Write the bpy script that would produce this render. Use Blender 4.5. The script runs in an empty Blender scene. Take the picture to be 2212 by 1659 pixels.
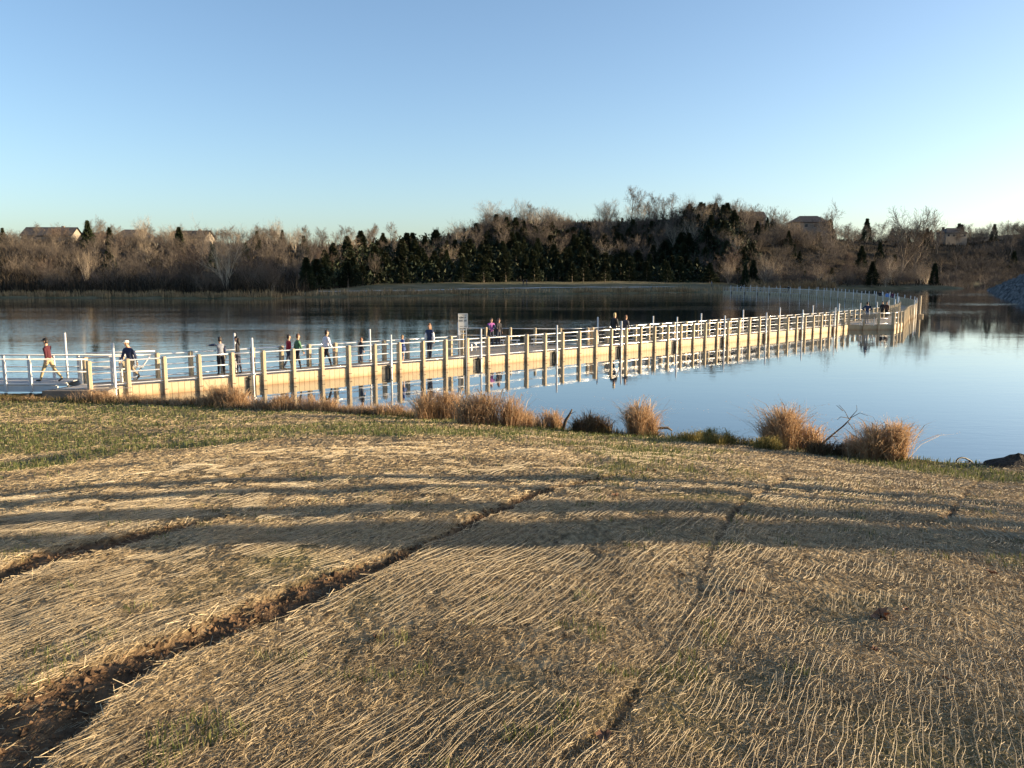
import bpy, math, random
import numpy as np
from mathutils import Vector, Matrix, Euler
R = math.radians
scene = bpy.context.scene
col = scene.collection
random.seed(7)
rng = np.random.default_rng(11)

# ------------------------------------------------------------------ camera, sky, sun, exposure
F, CX, CY, CAMZ, HORIZON = 1790.0, 1106.0, 829.5, 4.7, 592.0      # measured on a 2212 px wide view of the photo
PITCH = math.atan((CY - HORIZON) / F)
cam_d = bpy.data.cameras.new('camera'); cam = bpy.data.objects.new('camera', cam_d); col.objects.link(cam)
cam.location = (0, 0, CAMZ); cam.rotation_euler = (R(90) - PITCH, 0, 0)
cam_d.sensor_width = 36; cam_d.lens = 36 * F / 2212; cam_d.clip_start = 0.05; cam_d.clip_end = 8000
scene.camera = cam
SUN_AZ, SUN_EL = R(85.8), R(8.5)                                     # azimuth clockwise from the view direction
SDIR = Vector((math.sin(SUN_AZ) * math.cos(SUN_EL), math.cos(SUN_AZ) * math.cos(SUN_EL), math.sin(SUN_EL)))
w = bpy.data.worlds.new('World'); scene.world = w; w.use_nodes = True
nt = w.node_tree; bg = nt.nodes['Background']
sky = nt.nodes.new('ShaderNodeTexSky'); sky.sky_type = 'NISHITA'; sky.sun_disc = False
sky.sun_elevation = SUN_EL; sky.sun_rotation = SUN_AZ
sky.altitude = 300; sky.air_density = 0.8; sky.dust_density = 1.7; sky.ozone_density = 1.8
nt.links.new(sky.outputs[0], bg.inputs[0]); bg.inputs[1].default_value = 0.112
sun_d = bpy.data.lights.new('sun', 'SUN'); sun = bpy.data.objects.new('sun', sun_d); col.objects.link(sun)
sun_d.energy = 5.0; sun_d.angle = R(0.5); sun_d.color = (1.0, 0.78, 0.50)
sun.rotation_euler = SDIR.to_track_quat('Z', 'Y').to_euler()
scene.view_settings.view_transform = 'Standard'; scene.view_settings.look = 'None'
scene.view_settings.gamma = 1.0; scene.view_settings.exposure = 1.5
try: scene.view_settings.use_curve_mapping = False
except Exception: pass

# ------------------------------------------------------------------ helpers
def pdir(x, y):
    dx = (x - CX) / F; dy = -(y - CY) / F
    return np.array([dx, math.cos(PITCH) + dy * math.sin(PITCH), -math.sin(PITCH) + dy * math.cos(PITCH)])
def at(x, y, z=0.0):
    d = pdir(x, y); t = (z - CAMZ) / d[2]
    return np.array([d[0] * t, d[1] * t, z])
def px_of(X, Y, Z):
    c, s = math.cos(PITCH), math.sin(PITCH)
    zz = Z - CAMZ; dep = Y * c - zz * s; up = Y * s + zz * c
    return CX + F * X / dep, CY - F * up / dep

def vnoise(x, y, scale, seed=0):
    x = np.asarray(x, float) / scale + seed * 17.31; y = np.asarray(y, float) / scale + seed * 9.77
    xi = np.floor(x).astype(np.int64); yi = np.floor(y).astype(np.int64); fx = x - xi; fy = y - yi
    fx = fx * fx * (3 - 2 * fx); fy = fy * fy * (3 - 2 * fy)
    def h(a, b):
        n = (a * 374761393 + b * 668265263 + seed * 1442695041) & 0xFFFFFFFF
        n = ((n ^ (n >> 13)) * 1274126177) & 0xFFFFFFFF
        return ((n ^ (n >> 16)) & 0xFFFF) / 65535.0
    return (h(xi, yi) * (1 - fx) + h(xi + 1, yi) * fx) * (1 - fy) + (h(xi, yi + 1) * (1 - fx) + h(xi + 1, yi + 1) * fx) * fy
def sstep(a, b, x):
    t = np.clip((np.asarray(x, float) - a) / (b - a), 0, 1); return t * t * (3 - 2 * t)

def mesh_np(name, V, Fs, mats, smooth=False, tint=None, attrs=None, matidx=None):
    """V (n,3); Fs a list of (m,k) int arrays"""
    V = np.asarray(V, np.float32); me = bpy.data.meshes.new(name)
    if not isinstance(Fs, (list, tuple)): Fs = [Fs]
    Fs = [np.asarray(f, np.int32) for f in Fs if len(f)]
    me.vertices.add(len(V)); me.vertices.foreach_set('co', V.ravel())
    nl = sum(f.size for f in Fs); npoly = sum(len(f) for f in Fs)
    me.loops.add(nl); me.polygons.add(npoly)
    me.loops.foreach_set('vertex_index', np.concatenate([f.ravel() for f in Fs]))
    tot = np.concatenate([np.full(len(f), f.shape[1], np.int32) for f in Fs])
    st = np.concatenate([[0], np.cumsum(tot)[:-1]]).astype(np.int32)
    me.polygons.foreach_set('loop_start', st); me.polygons.foreach_set('loop_total', tot)
    if not isinstance(mats, (list, tuple)): mats = [mats]
    for m in mats: me.materials.append(m)
    if matidx is not None: me.polygons.foreach_set('material_index', np.asarray(matidx, np.int32))
    at_ = dict(attrs or {})
    if tint is not None: at_['tint'] = tint
    for k, v in at_.items():
        a = me.attributes.new(k, 'FLOAT', 'POINT'); a.data.foreach_set('value', np.asarray(v, np.float32))
    me.update(); me.validate(); me.polygons.foreach_set('use_smooth', np.full(len(me.polygons), bool(smooth)))
    return me
def link(name, me, parent=None, loc=(0, 0, 0), rot=(0, 0, 0), scale=(1, 1, 1), **p):
    o = bpy.data.objects.new(name, me); col.objects.link(o); o.location = loc; o.rotation_euler = rot; o.scale = scale
    if parent is not None: o.parent = parent
    for k, v in p.items(): o[k] = v
    return o
def empty(name, loc=(0, 0, 0), rz=0, **p): 
    o = link(name, None, None, loc, (0, 0, rz), **p); o.empty_display_size = .3; return o
def copy_tree(o, parent=None, kids={}):
    c = o.copy(); col.objects.link(c); c.parent = parent
    for ch in o.children: copy_tree(ch, c)
    return c

class MB:
    """collects boxes, tubes and quads for one mesh"""
    def __init__(s): s.V = []; s.Q = []; s.T = []; s.n = 0
    def add(s, V, Q=(), T=()):
        V = np.asarray(V, float)
        if len(Q): s.Q.append(np.asarray(Q, int) + s.n)
        if len(T): s.T.append(np.asarray(T, int) + s.n)
        s.V.append(V); s.n += len(V)
    BQ = np.array([[0, 3, 2, 1], [4, 5, 6, 7], [0, 1, 5, 4], [1, 2, 6, 5], [2, 3, 7, 6], [3, 0, 4, 7]])
    def box(s, c, size, ax=None, bev=0):
        c = np.asarray(c, float); h = np.asarray(size, float) / 2
        P = np.array([[-1, -1, -1], [1, -1, -1], [1, 1, -1], [-1, 1, -1], [-1, -1, 1], [1, -1, 1], [1, 1, 1], [-1, 1, 1]]) * h
        if ax is not None: P = P @ np.asarray(ax, float)
        s.add(P + c, s.BQ)
    def prism(s, poly, z0, z1):
        n = len(poly); V = [(x, y, z0) for x, y in poly] + [(x, y, z1) for x, y in poly]
        s.add(V, [[i, (i + 1) % n, n + (i + 1) % n, n + i] for i in range(n)], [[n, n + i, n + i + 1] for i in range(1, n - 1)] + [[0, i + 1, i] for i in range(1, n - 1)])
    def tube(s, pts, r, k=6, cap=True):
        pts = np.asarray(pts, float); m = len(pts); r = np.broadcast_to(np.asarray(r, float), (m,))
        d = np.gradient(pts, axis=0); d /= np.linalg.norm(d, axis=1)[:, None] + 1e-9
        up = np.array([0, 0, 1.0]); 
        if abs(d[0] @ up) > .9: up = np.array([1.0, 0, 0])
        V = []
        for i in range(m):
            a = np.cross(d[i], up); a /= np.linalg.norm(a) + 1e-9; b = np.cross(a, d[i])
            ang = np.arange(k) * 2 * math.pi / k
            V.append(pts[i] + r[i] * (np.cos(ang)[:, None] * a + np.sin(ang)[:, None] * b))
        Q = [[i * k + j, i * k + (j + 1) % k, (i + 1) * k + (j + 1) % k, (i + 1) * k + j] for i in range(m - 1) for j in range(k)]
        T = []
        V = np.concatenate(V)
        if cap:
            V = np.concatenate([V, pts[:1], pts[-1:]]); a, b = m * k, m * k + 1
            T = [[a, (j + 1) % k, j] for j in range(k)] + [[b, (m - 1) * k + j, (m - 1) * k + (j + 1) % k] for j in range(k)]
        s.add(V, Q, T)
    def ball(s, c, r, ax=None, nu=8, nv=6, v0=0, v1=math.pi):
        V = []; r = np.broadcast_to(np.asarray(r, float), (3,))
        for i in range(nv + 1):
            t = v0 + (v1 - v0) * i / nv
            for j in range(nu):
                p = 2 * math.pi * j / nu; V.append((math.sin(t) * math.cos(p), math.sin(t) * math.sin(p), math.cos(t)))
        V = np.array(V) * r
        if ax is not None: V = V @ np.asarray(ax, float)
        s.add(V + np.asarray(c, float), [[i * nu + j, (i + 1) * nu + j, (i + 1) * nu + (j + 1) % nu, i * nu + (j + 1) % nu] for i in range(nv) for j in range(nu)])
    def mesh(s, name, mats, smooth=False):
        Fs = []
        if s.Q: Fs.append(np.concatenate(s.Q))
        if s.T: Fs.append(np.concatenate(s.T))
        return mesh_np(name, np.concatenate(s.V), Fs, mats, smooth)
    def build(s, name, mats, parent=None, smooth=False, **p): return link(name, s.mesh(name, mats, smooth), parent, **p)

# ------------------------------------------------------------------ materials
def mat(name, c, rough=.8, c2=None, scale=6.0, metal=0.0, bump=0.0, bscale=40.0, detail=4, spec=.4, objvar=0.0, stretch=None, trans=0.0):
    m = bpy.data.materials.new(name); m.use_nodes = True; t = m.node_tree; b = t.nodes['Principled BSDF']
    b.inputs['Roughness'].default_value = rough; b.inputs['Metallic'].default_value = metal
    b.inputs['Specular IOR Level'].default_value = spec
    b.inputs['Base Color'].default_value = (*c, 1)
    tc = t.nodes.new('ShaderNodeTexCoord'); src = tc.outputs['Object']
    if stretch:
        mp = t.nodes.new('ShaderNodeMapping'); mp.inputs['Scale'].default_value = stretch
        t.links.new(src, mp.inputs[0]); src = mp.outputs[0]
    out = None
    if c2 is not None:
        n = t.nodes.new('ShaderNodeTexNoise'); n.inputs['Scale'].default_value = scale; n.inputs['Detail'].default_value = detail
        t.links.new(src, n.inputs[0])
        r = t.nodes.new('ShaderNodeValToRGB'); r.color_ramp.elements[0].position = .3; r.color_ramp.elements[1].position = .7
        r.color_ramp.elements[0].color = (*c, 1); r.color_ramp.elements[1].color = (*c2, 1)
        t.links.new(n.outputs[0], r.inputs[0]); out = r.outputs[0]
    if objvar:
        oi = t.nodes.new('ShaderNodeObjectInfo'); hs = t.nodes.new('ShaderNodeHueSaturation')
        mr = t.nodes.new('ShaderNodeMapRange'); mr.inputs['To Min'].default_value = 1 - objvar; mr.inputs['To Max'].default_value = 1 + objvar
        t.links.new(oi.outputs['Random'], mr.inputs[0]); t.links.new(mr.outputs[0], hs.inputs['Value'])
        if out is not None: t.links.new(out, hs.inputs['Color'])
        else: hs.inputs['Color'].default_value = (*c, 1)
        out = hs.outputs[0]
    if out is not None: t.links.new(out, b.inputs['Base Color'])
    if bump:
        n2 = t.nodes.new('ShaderNodeTexNoise'); n2.inputs['Scale'].default_value = bscale; n2.inputs['Detail'].default_value = 5
        t.links.new(src, n2.inputs[0]); bp = t.nodes.new('ShaderNodeBump'); bp.inputs['Distance'].default_value = bump; bp.inputs['Strength'].default_value = 1
        t.links.new(n2.outputs[0], bp.inputs['Height']); t.links.new(bp.outputs[0], b.inputs['Normal'])
    return m
def tint_mat(name, stops, rough=.85, trans=0.0, objvar=0.0):
    """colour by the per-strand value 'tint'"""
    m = bpy.data.materials.new(name); m.use_nodes = True; t = m.node_tree; b = t.nodes['Principled BSDF']
    b.inputs['Roughness'].default_value = rough; b.inputs['Specular IOR Level'].default_value = .25
    a = t.nodes.new('ShaderNodeAttribute'); a.attribute_name = 'tint'
    r = t.nodes.new('ShaderNodeValToRGB')
    while len(r.color_ramp.elements) < len(stops): r.color_ramp.elements.new(.5)
    for e, (p, c) in zip(r.color_ramp.elements, stops): e.position = p; e.color = (*c, 1)
    t.links.new(a.outputs['Fac'], r.inputs[0]); out = r.outputs[0]
    if objvar:
        oi = t.nodes.new('ShaderNodeObjectInfo'); hs = t.nodes.new('ShaderNodeHueSaturation'); mr = t.nodes.new('ShaderNodeMapRange')
        mr.inputs['To Min'].default_value = 1 - objvar; mr.inputs['To Max'].default_value = 1 + objvar
        t.links.new(oi.outputs['Random'], mr.inputs[0]); t.links.new(mr.outputs[0], hs.inputs['Value']); t.links.new(out, hs.inputs['Color']); out = hs.outputs[0]
    t.links.new(out, b.inputs['Base Color'])
    if trans:
        tr = t.nodes.new('ShaderNodeBsdfTranslucent'); mx = t.nodes.new('ShaderNodeMixShader'); mx.inputs[0].default_value = trans
        t.links.new(out, tr.inputs[0]); t.links.new(b.outputs[0], mx.inputs[1]); t.links.new(tr.outputs[0], mx.inputs[2])
        t.links.new(mx.outputs[0], t.nodes['Material Output'].inputs[0])
    return m

# ------------------------------------------------------------------ near ground
crest_px = [(-500, 850, .3), (-200, 856, .3), (0, 862, .3), (200, 869, .3), (400, 873, .3), (560, 884, .3), (735, 892, .33), (900, 901, .35), (1000, 909, .4), (1150, 922, .45), (1250, 934, .5),
            (1400, 945, .55), (1600, 960, .65), (1700, 970, .7), (1850, 987, .8), (1950, 993, .85), (2060, 1003, .9), (2212, 1008, .9), (2500, 1012, .9)]
_c = np.array([list(at(x, y, z)) for x, y, z in crest_px])
CXs = np.concatenate([[-200, -60], _c[:, 0], [30, 60, 200]]); CYs = np.concatenate([[36, 34], _c[:, 1], [17, 18, 18]]); CZs = np.concatenate([[.3, .3], _c[:, 2], [.9, .9, .9]])
GZ0 = 3.1
def crest(X): return np.interp(X, CXs, CYs), np.interp(X, CXs, CZs)
def zg_base(X, Y):
    X = np.asarray(X, float); Y = np.asarray(Y, float); yc, zc = crest(X); s = Y / yc; sc = np.clip(s, 0, 1)
    z = GZ0 + (zc - GZ0) * np.minimum(s, 1) * 1.0
    z = np.where(s < 0, GZ0 - Y * .02, z)
    z += np.sin(math.pi * sc) * (.30 - .0075 * np.minimum(X * X, 90))
    dd = np.maximum(Y - yc, 0)
    z -= np.where(dd > 0, np.minimum(dd * dd * .35, dd * .75), 0)
    z += .07 * (vnoise(X, Y, 1.9, 1) - .5) * (sc > 0) + .05 * (vnoise(X, Y, .7, 2) - .5)
    return np.maximum(z, -1.6)
def cast(x, y):
    d = pdir(x, y); t = np.linspace(1.2, 60, 6000); P = np.array([0, 0, CAMZ]) + t[:, None] * d
    g = zg_base(P[:, 0], P[:, 1]); k = np.argmax(P[:, 2] < g)
    if P[k, 2] > g[k] or g[k] < .04:                                   # the ray passes over the bank: stand where it comes closest
        yc, _ = crest(P[:, 0]); gap = np.where(P[:, 1] < yc + .5, P[:, 2] - g, 99); k = int(np.argmin(gap)); P[k, 2] = g[k]
    return P[k]
AZ = R(25); U2 = np.array([math.sin(AZ), math.cos(AZ)]); V2 = np.array([math.cos(AZ), -math.sin(AZ)])
def uv(X, Y): return X * U2[0] + Y * U2[1], X * V2[0] + Y * V2[1]
furrow_px = [
 [((-260, 1600), (-120, 1780)), ((-150, 1545), (0, 1715)), ((0, 1500), (130, 1618)), ((110, 1470), (212, 1530)), ((230, 1422), (340, 1448)), ((400, 1362), (480, 1394)), ((520, 1310), (600, 1347)),
  ((640, 1260), (700, 1297)), ((740, 1229), (790, 1257)), ((850, 1195), (880, 1209)), ((905, 1177), (917, 1185)), ((1048, 1103), (1066, 1117)), ((1178, 1053), (1194, 1066)), ((1288, 1029), (1302, 1039)), ((1400, 1012), (1408, 1016))],
 [((-200, 1290), (-180, 1330)), ((-60, 1250), (-40, 1285)), ((90, 1195), (112, 1222)), ((200, 1168), (230, 1192)), ((300, 1145), (330, 1167)), ((380, 1132), (402, 1146)), ((440, 1121), (452, 1129)), ((560, 1103), (570, 1107)), ((690, 1078), (698, 1082))],
 [((1195, 1659), (1225, 1659)), ((1250, 1610), (1290, 1612)), ((1298, 1572), (1350, 1577)), ((1340, 1510), (1382, 1516)), ((1388, 1462), (1402, 1466)), ((1438, 1390), (1450, 1392)), ((1500, 1300), (1514, 1301)), ((1528, 1200), (1544, 1201)), ((1564, 1120), (1590, 1121)), ((1608, 1075), (1628, 1077)), ((1696, 1030), (1712, 1032))],
 [((1985, 1135), (2005, 1135)), ((2030, 1117), (2062, 1117)), ((2062, 1090), (2072, 1090)), ((2118, 1025), (2128, 1025))]]
FUR = []
for fp in furrow_px:
    rows = []
    for a, b in fp:
        A = cast(*a); B = cast(*b); ua, va = uv(A[0], A[1]); ub, vb = uv(B[0], B[1]); rows.append(((ua + ub) / 2, va, vb))
    rows = np.array(sorted(rows)); FUR.append(rows)
def furrow(X, Y):
    """1 inside the bare soil strips, falling to 0 just outside, and signed depth"""
    u, v = uv(np.asarray(X, float), np.asarray(Y, float)); m = np.zeros_like(u)
    wob = .05 * (vnoise(X, Y, .25, 5) - .5) + .03 * (vnoise(X, Y, .09, 6) - .5)
    for r in FUR:
        lo = np.interp(u, r[:, 0], r[:, 1], left=9e3, right=9e3); hi = np.interp(u, r[:, 0], r[:, 2], left=9e3, right=9e3)
        e = np.minimum(v - lo, hi - v) + wob * np.clip((hi - lo) * 3, 0, 1)
        m = np.maximum(m, sstep(-.01, .05, e))
    return m
def zg(X, Y):
    f = furrow(X, Y); lump = .045 * (vnoise(X, Y, .13, 8) - .5) + .025 * (vnoise(X, Y, .05, 9) - .5)
    return zg_base(X, Y) - .036 * f + f * lump
def green(X, Y):
    """how much living grass there is"""
    X = np.asarray(X, float); Y = np.asarray(Y, float); yc, _ = crest(X)
    n = .55 * vnoise(X, Y, 3.4, 21) + .3 * vnoise(X * .6, Y, 1.2, 22) + .15 * vnoise(X, Y, .4, 23)
    w = sstep(9, 18, Y) * (1 - sstep(1, 8, X - .1 * Y)) * .47 + .26 * sstep(-4, -.6, Y - yc) * (X > 3) + .16 * (vnoise(X * .25, Y, .9, 24) - .5)
    near = .20 * (1 - sstep(7, 11, Y))
    return sstep(.52, .72, n + w - .18 + near * .3)

def grid(xs, ys):
    Xg, Yg = np.meshgrid(xs, ys); nx, ny = len(xs), len(ys); i = np.arange((ny - 1) * nx).reshape(ny - 1, nx)[:, :-1].ravel()
    return Xg.ravel(), Yg.ravel(), np.stack([i, i + 1, i + nx + 1, i + nx], 1)
# graded grid: fine before the camera, coarse beyond
xs = np.unique(np.concatenate([np.linspace(-200, -30, 24), np.linspace(-30, -8, 90), np.linspace(-8, 9, 340), np.linspace(9, 30, 80), np.linspace(30, 200, 24)]))
ys = np.unique(np.concatenate([np.linspace(-120, -4, 24), np.linspace(-4, 1.4, 20), np.linspace(1.4, 8, 190), np.linspace(8, 16, 130), np.linspace(16, 36, 110), np.linspace(36, 44, 8)]))
Xg, Yg, Q = grid(xs, ys); Zg = zg(Xg, Yg); fur = furrow(Xg, Yg)
m = bpy.data.materials.new('straw_covered_ground'); m.use_nodes = True; t = m.node_tree; b = t.nodes['Principled BSDF']; b.inputs['Roughness'].default_value = .95; b.inputs['Specular IOR Level'].default_value = .1
N = lambda k: t.nodes.new(k)
def noise(scale, detail=5, vec=None):
    n = N('ShaderNodeTexNoise'); n.inputs['Scale'].default_value = scale; n.inputs['Detail'].default_value = detail
    if vec is not None: t.links.new(vec, n.inputs[0])
    return n.outputs[0]
def ramp(fac, stops):
    r = N('ShaderNodeValToRGB')
    while len(r.color_ramp.elements) < len(stops): r.color_ramp.elements.new(.5)
    for e, (p, c) in zip(r.color_ramp.elements, stops): e.position = p; e.color = (*c, 1)
    t.links.new(fac, r.inputs[0]); return r.outputs[0]
def mix(f, a, c):
    x = N('ShaderNodeMix'); x.data_type = 'RGBA'
    if isinstance(f, float): x.inputs[0].default_value = f
    else: t.links.new(f, x.inputs[0])
    t.links.new(a, x.inputs[6]); t.links.new(c, x.inputs[7]); return x.outputs[2]
def attr(n):
    a = N('ShaderNodeAttribute'); a.attribute_name = n; return a.outputs['Fac']
tc = N('ShaderNodeTexCoord'); mp = N('ShaderNodeMapping'); mp.inputs['Rotation'].default_value = (0, 0, R(-25)); mp.inputs['Scale'].default_value = (1, .35, 1); t.links.new(tc.outputs['Object'], mp.inputs[0])
straw = ramp(noise(22, 6, mp.outputs[0]), [(.30, (.07, .048, .027)), (.5, (.22, .16, .088)), (.72, (.42, .32, .185))])
soil = ramp(noise(9, 8, tc.outputs['Object']), [(.3, (.055, .032, .018)), (.55, (.13, .078, .042)), (.75, (.2, .125, .07))])
grs = ramp(noise(30, 5, tc.outputs['Object']), [(.3, (.05, .058, .02)), (.7, (.17, .155, .065))])
c_ = mix(attr('green'), straw, grs); c_ = mix(attr('soil'), c_, soil); t.links.new(c_, b.inputs['Base Color'])
bp = N('ShaderNodeBump'); bp.inputs['Distance'].default_value = .05; bp.inputs['Strength'].default_value = .8; t.links.new(noise(26, 8, mp.outputs[0]), bp.inputs['Height']); t.links.new(bp.outputs[0], b.inputs['Normal'])
ground_m = m
yc, zc = crest(Xg)
me = mesh_np('ground', np.stack([Xg, Yg, Zg], 1), Q, ground_m, True, attrs={'soil': np.maximum(fur, sstep(.3, 1.0, Yg - yc)), 'green': green(Xg, Yg) * .8})
link('ground', me, kind='structure')
print('ground done')

# ------------------------------------------------------------------ far land
def poly_dist(P, X, Y):
    """signed distance, positive inside"""
    P = np.asarray(P, float); d = np.full(X.shape, 1e9); ins = np.zeros(X.shape, bool)
    for a, b_ in zip(P, np.roll(P, -1, 0)):
        e = b_ - a; wx = X - a[0]; wy = Y - a[1]; tt = np.clip((wx * e[0] + wy * e[1]) / (e @ e), 0, 1)
        d = np.minimum(d, np.hypot(wx - tt * e[0], wy - tt * e[1]))
        c1 = (a[1] <= Y) & (b_[1] > Y); c2 = (b_[1] <= Y) & (a[1] > Y); cr = e[0] * wy - e[1] * wx
        ins ^= (c1 & (cr > 0)) | (c2 & (cr < 0))
    return np.where(ins, d, -d)
SHORE = [(-900, 185), (-250, 172), (-103, 167), (-73, 164), (-52, 160.5), (-46, 163), (-44, 168), (-38.5, 170.6), (-11, 189.6), (22, 203), (47, 216), (60, 223), (78, 243), (98, 258), (128, 268), (143, 267), (149, 276), (147, 310), (154, 365), (190, 395), (300, 400), (900, 420)]
FARP = SHORE + [(2500, 900), (2500, 4000), (-2500, 4000), (-2500, 300)]
RIGHTP = [(76, 121), (80, 130), (108, 185), (139, 243), (152, 248), (192, 292), (240, 325), (900, 360), (900, 60), (200, 70), (120, 95)]
def zf(X, Y):
    X = np.asarray(X, float); Y = np.asarray(Y, float); sh = X.shape; X = X.ravel(); Y = Y.ravel()
    d = poly_dist(FARP, X, Y)
    d0 = np.interp(X, [-60, -44, -34, 40, 62, 75, 200], [6, 10, 36, 40, 30, 7, 8])
    H = np.interp(X, [-400, -150, -60, -25, -2, 100, 180, 260, 420, 700], [15.5, 15.5, 14.5, 18, 26, 25.5, 24, 22, 38, 60])
    W = np.interp(X, [-60, 20, 70, 150, 190, 300], [85, 84, 58, 46, 55, 80])
    lawn = .35 + np.minimum(d, d0) * np.interp(X, [-60, -30, 50, 80], [.06, .058, .06, .09])
    z = np.where(d > 0, lawn + (H - 2.5) * sstep(0, 1, (d - d0) / W) * 1.0, np.maximum(.35 + d * .5, -3))
    z = np.where((d > 0) & (d < 1.2), np.maximum(.05, z * np.clip(d / 1.2, .2, 1)), z)
    z += np.where(d > d0, (vnoise(X, Y, 28, 31) - .5) * 3 * sstep(0, 40, d - d0), 0) + np.where(d > 0, .25 * (vnoise(X, Y, 5, 32) - .5) * sstep(0, 6, d), 0)
    e = poly_dist(RIGHTP, X, Y)
    zr = np.minimum(e * .52, 4.6 + np.maximum(e - 9, 0) * .60); zr = np.minimum(zr, (SHADE_RIDGE + (vnoise(X, Y, 26, 33) - .5) * 9) * (.35 + .65 * sstep(95, 150, Y)))
    zr += .5 * (vnoise(X, Y, 1.6, 34) - .5) * sstep(0, 3, e)
    return np.maximum(z, np.where(e > -4, np.maximum(zr, -3), -3)).reshape(sh)
SHADE_RIDGE = 54.0  # ridge out of view, its height set to shade the far bank
xs = np.unique(np.concatenate([np.linspace(-2500, -200, 24), np.linspace(-200, 220, 211), np.linspace(220, 900, 70), np.linspace(900, 2500, 14)]))
ys = np.unique(np.concatenate([np.linspace(56, 150, 48), np.linspace(150, 420, 181), np.linspace(420, 700, 60), np.linspace(700, 4000, 30)]))
Xg, Yg, Q = grid(xs, ys); Zg = zf(Xg, Yg)
keep = (Zg[Q] > -2.9).any(1); Q = Q[keep]
dd = poly_dist(FARP, Xg, Yg); ee = poly_dist(RIGHTP, Xg, Yg)
d0 = np.interp(Xg, [-60, -44, -34, 40, 62, 75, 200], [6, 10, 36, 40, 30, 7, 8])
m = bpy.data.materials.new('far_hillside'); m.use_nodes = True; t = m.node_tree; b = t.nodes['Principled BSDF']; b.inputs['Roughness'].default_value = .95; b.inputs['Specular IOR Level'].default_value = .1
tc = N('ShaderNodeTexCoord')
lawn = ramp(noise(.22, 8, tc.outputs['Object']), [(.3, (.085, .085, .045)), (.5, (.14, .125, .07)), (.72, (.22, .18, .11))])
wood = ramp(noise(.5, 8, tc.outputs['Object']), [(.3, (.022, .018, .012)), (.7, (.06, .046, .03))])  # leaf litter, darkened to stand in for shade under the trees
rock = ramp(noise(1.2, 8, tc.outputs['Object']), [(.3, (.05, .05, .054)), (.5, (.11, .11, .11)), (.7, (.18, .175, .17))])
c_ = mix(attr('wood'), lawn, wood); c_ = mix(attr('rock'), c_, rock); t.links.new(c_, b.inputs['Base Color'])
bp = N('ShaderNodeBump'); bp.inputs['Distance'].default_value = .3; bp.inputs['Strength'].default_value = .7; t.links.new(noise(2.5, 8, tc.outputs['Object']), bp.inputs['Height']); t.links.new(bp.outputs[0], b.inputs['Normal'])
link('hills', mesh_np('hills', np.stack([Xg, Yg, Zg], 1), Q, m, True, attrs={'wood': sstep(0, 5, dd - d0), 'rock': sstep(-3, -1, ee) * (1 - sstep(14, 20, ee))}), kind='structure')
def zf1(x, y): return float(zf(np.array([x]), np.array([y]))[0])
def cast_far(x, y, y0=150):
    d = pdir(x, y); t_ = np.linspace(y0, 700, 4000); P = np.array([0, 0, CAMZ]) + (t_ / d[1])[:, None] * d
    k = np.argmax(P[:, 2] < zf(P[:, 0], P[:, 1])); return P[k]
# gravel path on the far lawn
pp = []
for x in np.linspace(-42, 46, 30):
    y = np.interp(x, [-44, -11, 22, 47], [168, 189.6, 203, 216]) + 13 + 2.5 * math.sin(x * .06); pp.append((x, y))
pp = np.array(pp); nrm = np.gradient(pp, axis=0); nrm = np.stack([-nrm[:, 1], nrm[:, 0]], 1) / np.linalg.norm(nrm, axis=1)[:, None]
V = []
for k in (-1, 1):
    q = pp + nrm * k * 1.0; V.append(np.column_stack([q, zf(q[:, 0], q[:, 1]) + .12]))
V = np.concatenate(V); n_ = len(pp)
link('path', mesh_np('path', V, np.array([[i, i + 1, n_ + i + 1, n_ + i] for i in range(n_ - 1)]), mat('gravel', (.36, .34, .31), .9, (.48, .45, .4), 3)), kind='structure')

# ------------------------------------------------------------------ lake
m = bpy.data.materials.new('lake_water'); m.use_nodes = True; t = m.node_tree; b = t.nodes['Principled BSDF']
b.inputs['Base Color'].default_value = (.022, .034, .042, 1); b.inputs['Roughness'].default_value = .015; b.inputs['IOR'].default_value = 1.38; b.inputs['Specular IOR Level'].default_value = .62; b.inputs['Coat Weight'].default_value = .55; b.inputs['Coat Roughness'].default_value = .015; b.inputs['Coat IOR'].default_value = 1.4
tc = N('ShaderNodeTexCoord')
def wmap(sx, sy, rot):
    q = N('ShaderNodeMapping'); q.inputs['Scale'].default_value = (sx, sy, 1); q.inputs['Rotation'].default_value = (0, 0, R(rot)); t.links.new(tc.outputs['Object'], q.inputs[0]); return q.outputs[0]
def math_(op, a, c):
    x = N('ShaderNodeMath'); x.operation = op
    for i, v in enumerate((a, c)):
        if isinstance(v, (int, float)): x.inputs[i].default_value = v
        else: t.links.new(v, x.inputs[i])
    return x.outputs[0]
w1 = noise(1.0, 3, wmap(.9, 2.0, 12)); w2 = noise(1.0, 2, wmap(2.6, 5.5, -8)); w3 = noise(1.0, 1, wmap(.16, .42, 20))
patch = N('ShaderNodeMapRange'); patch.inputs['From Min'].default_value = .46; patch.inputs['From Max'].default_value = .62; patch.inputs['To Min'].default_value = .30; patch.inputs['To Max'].default_value = 1.0
t.links.new(noise(1.0, 3, wmap(.012, .035, 15)), patch.inputs[0])
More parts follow.
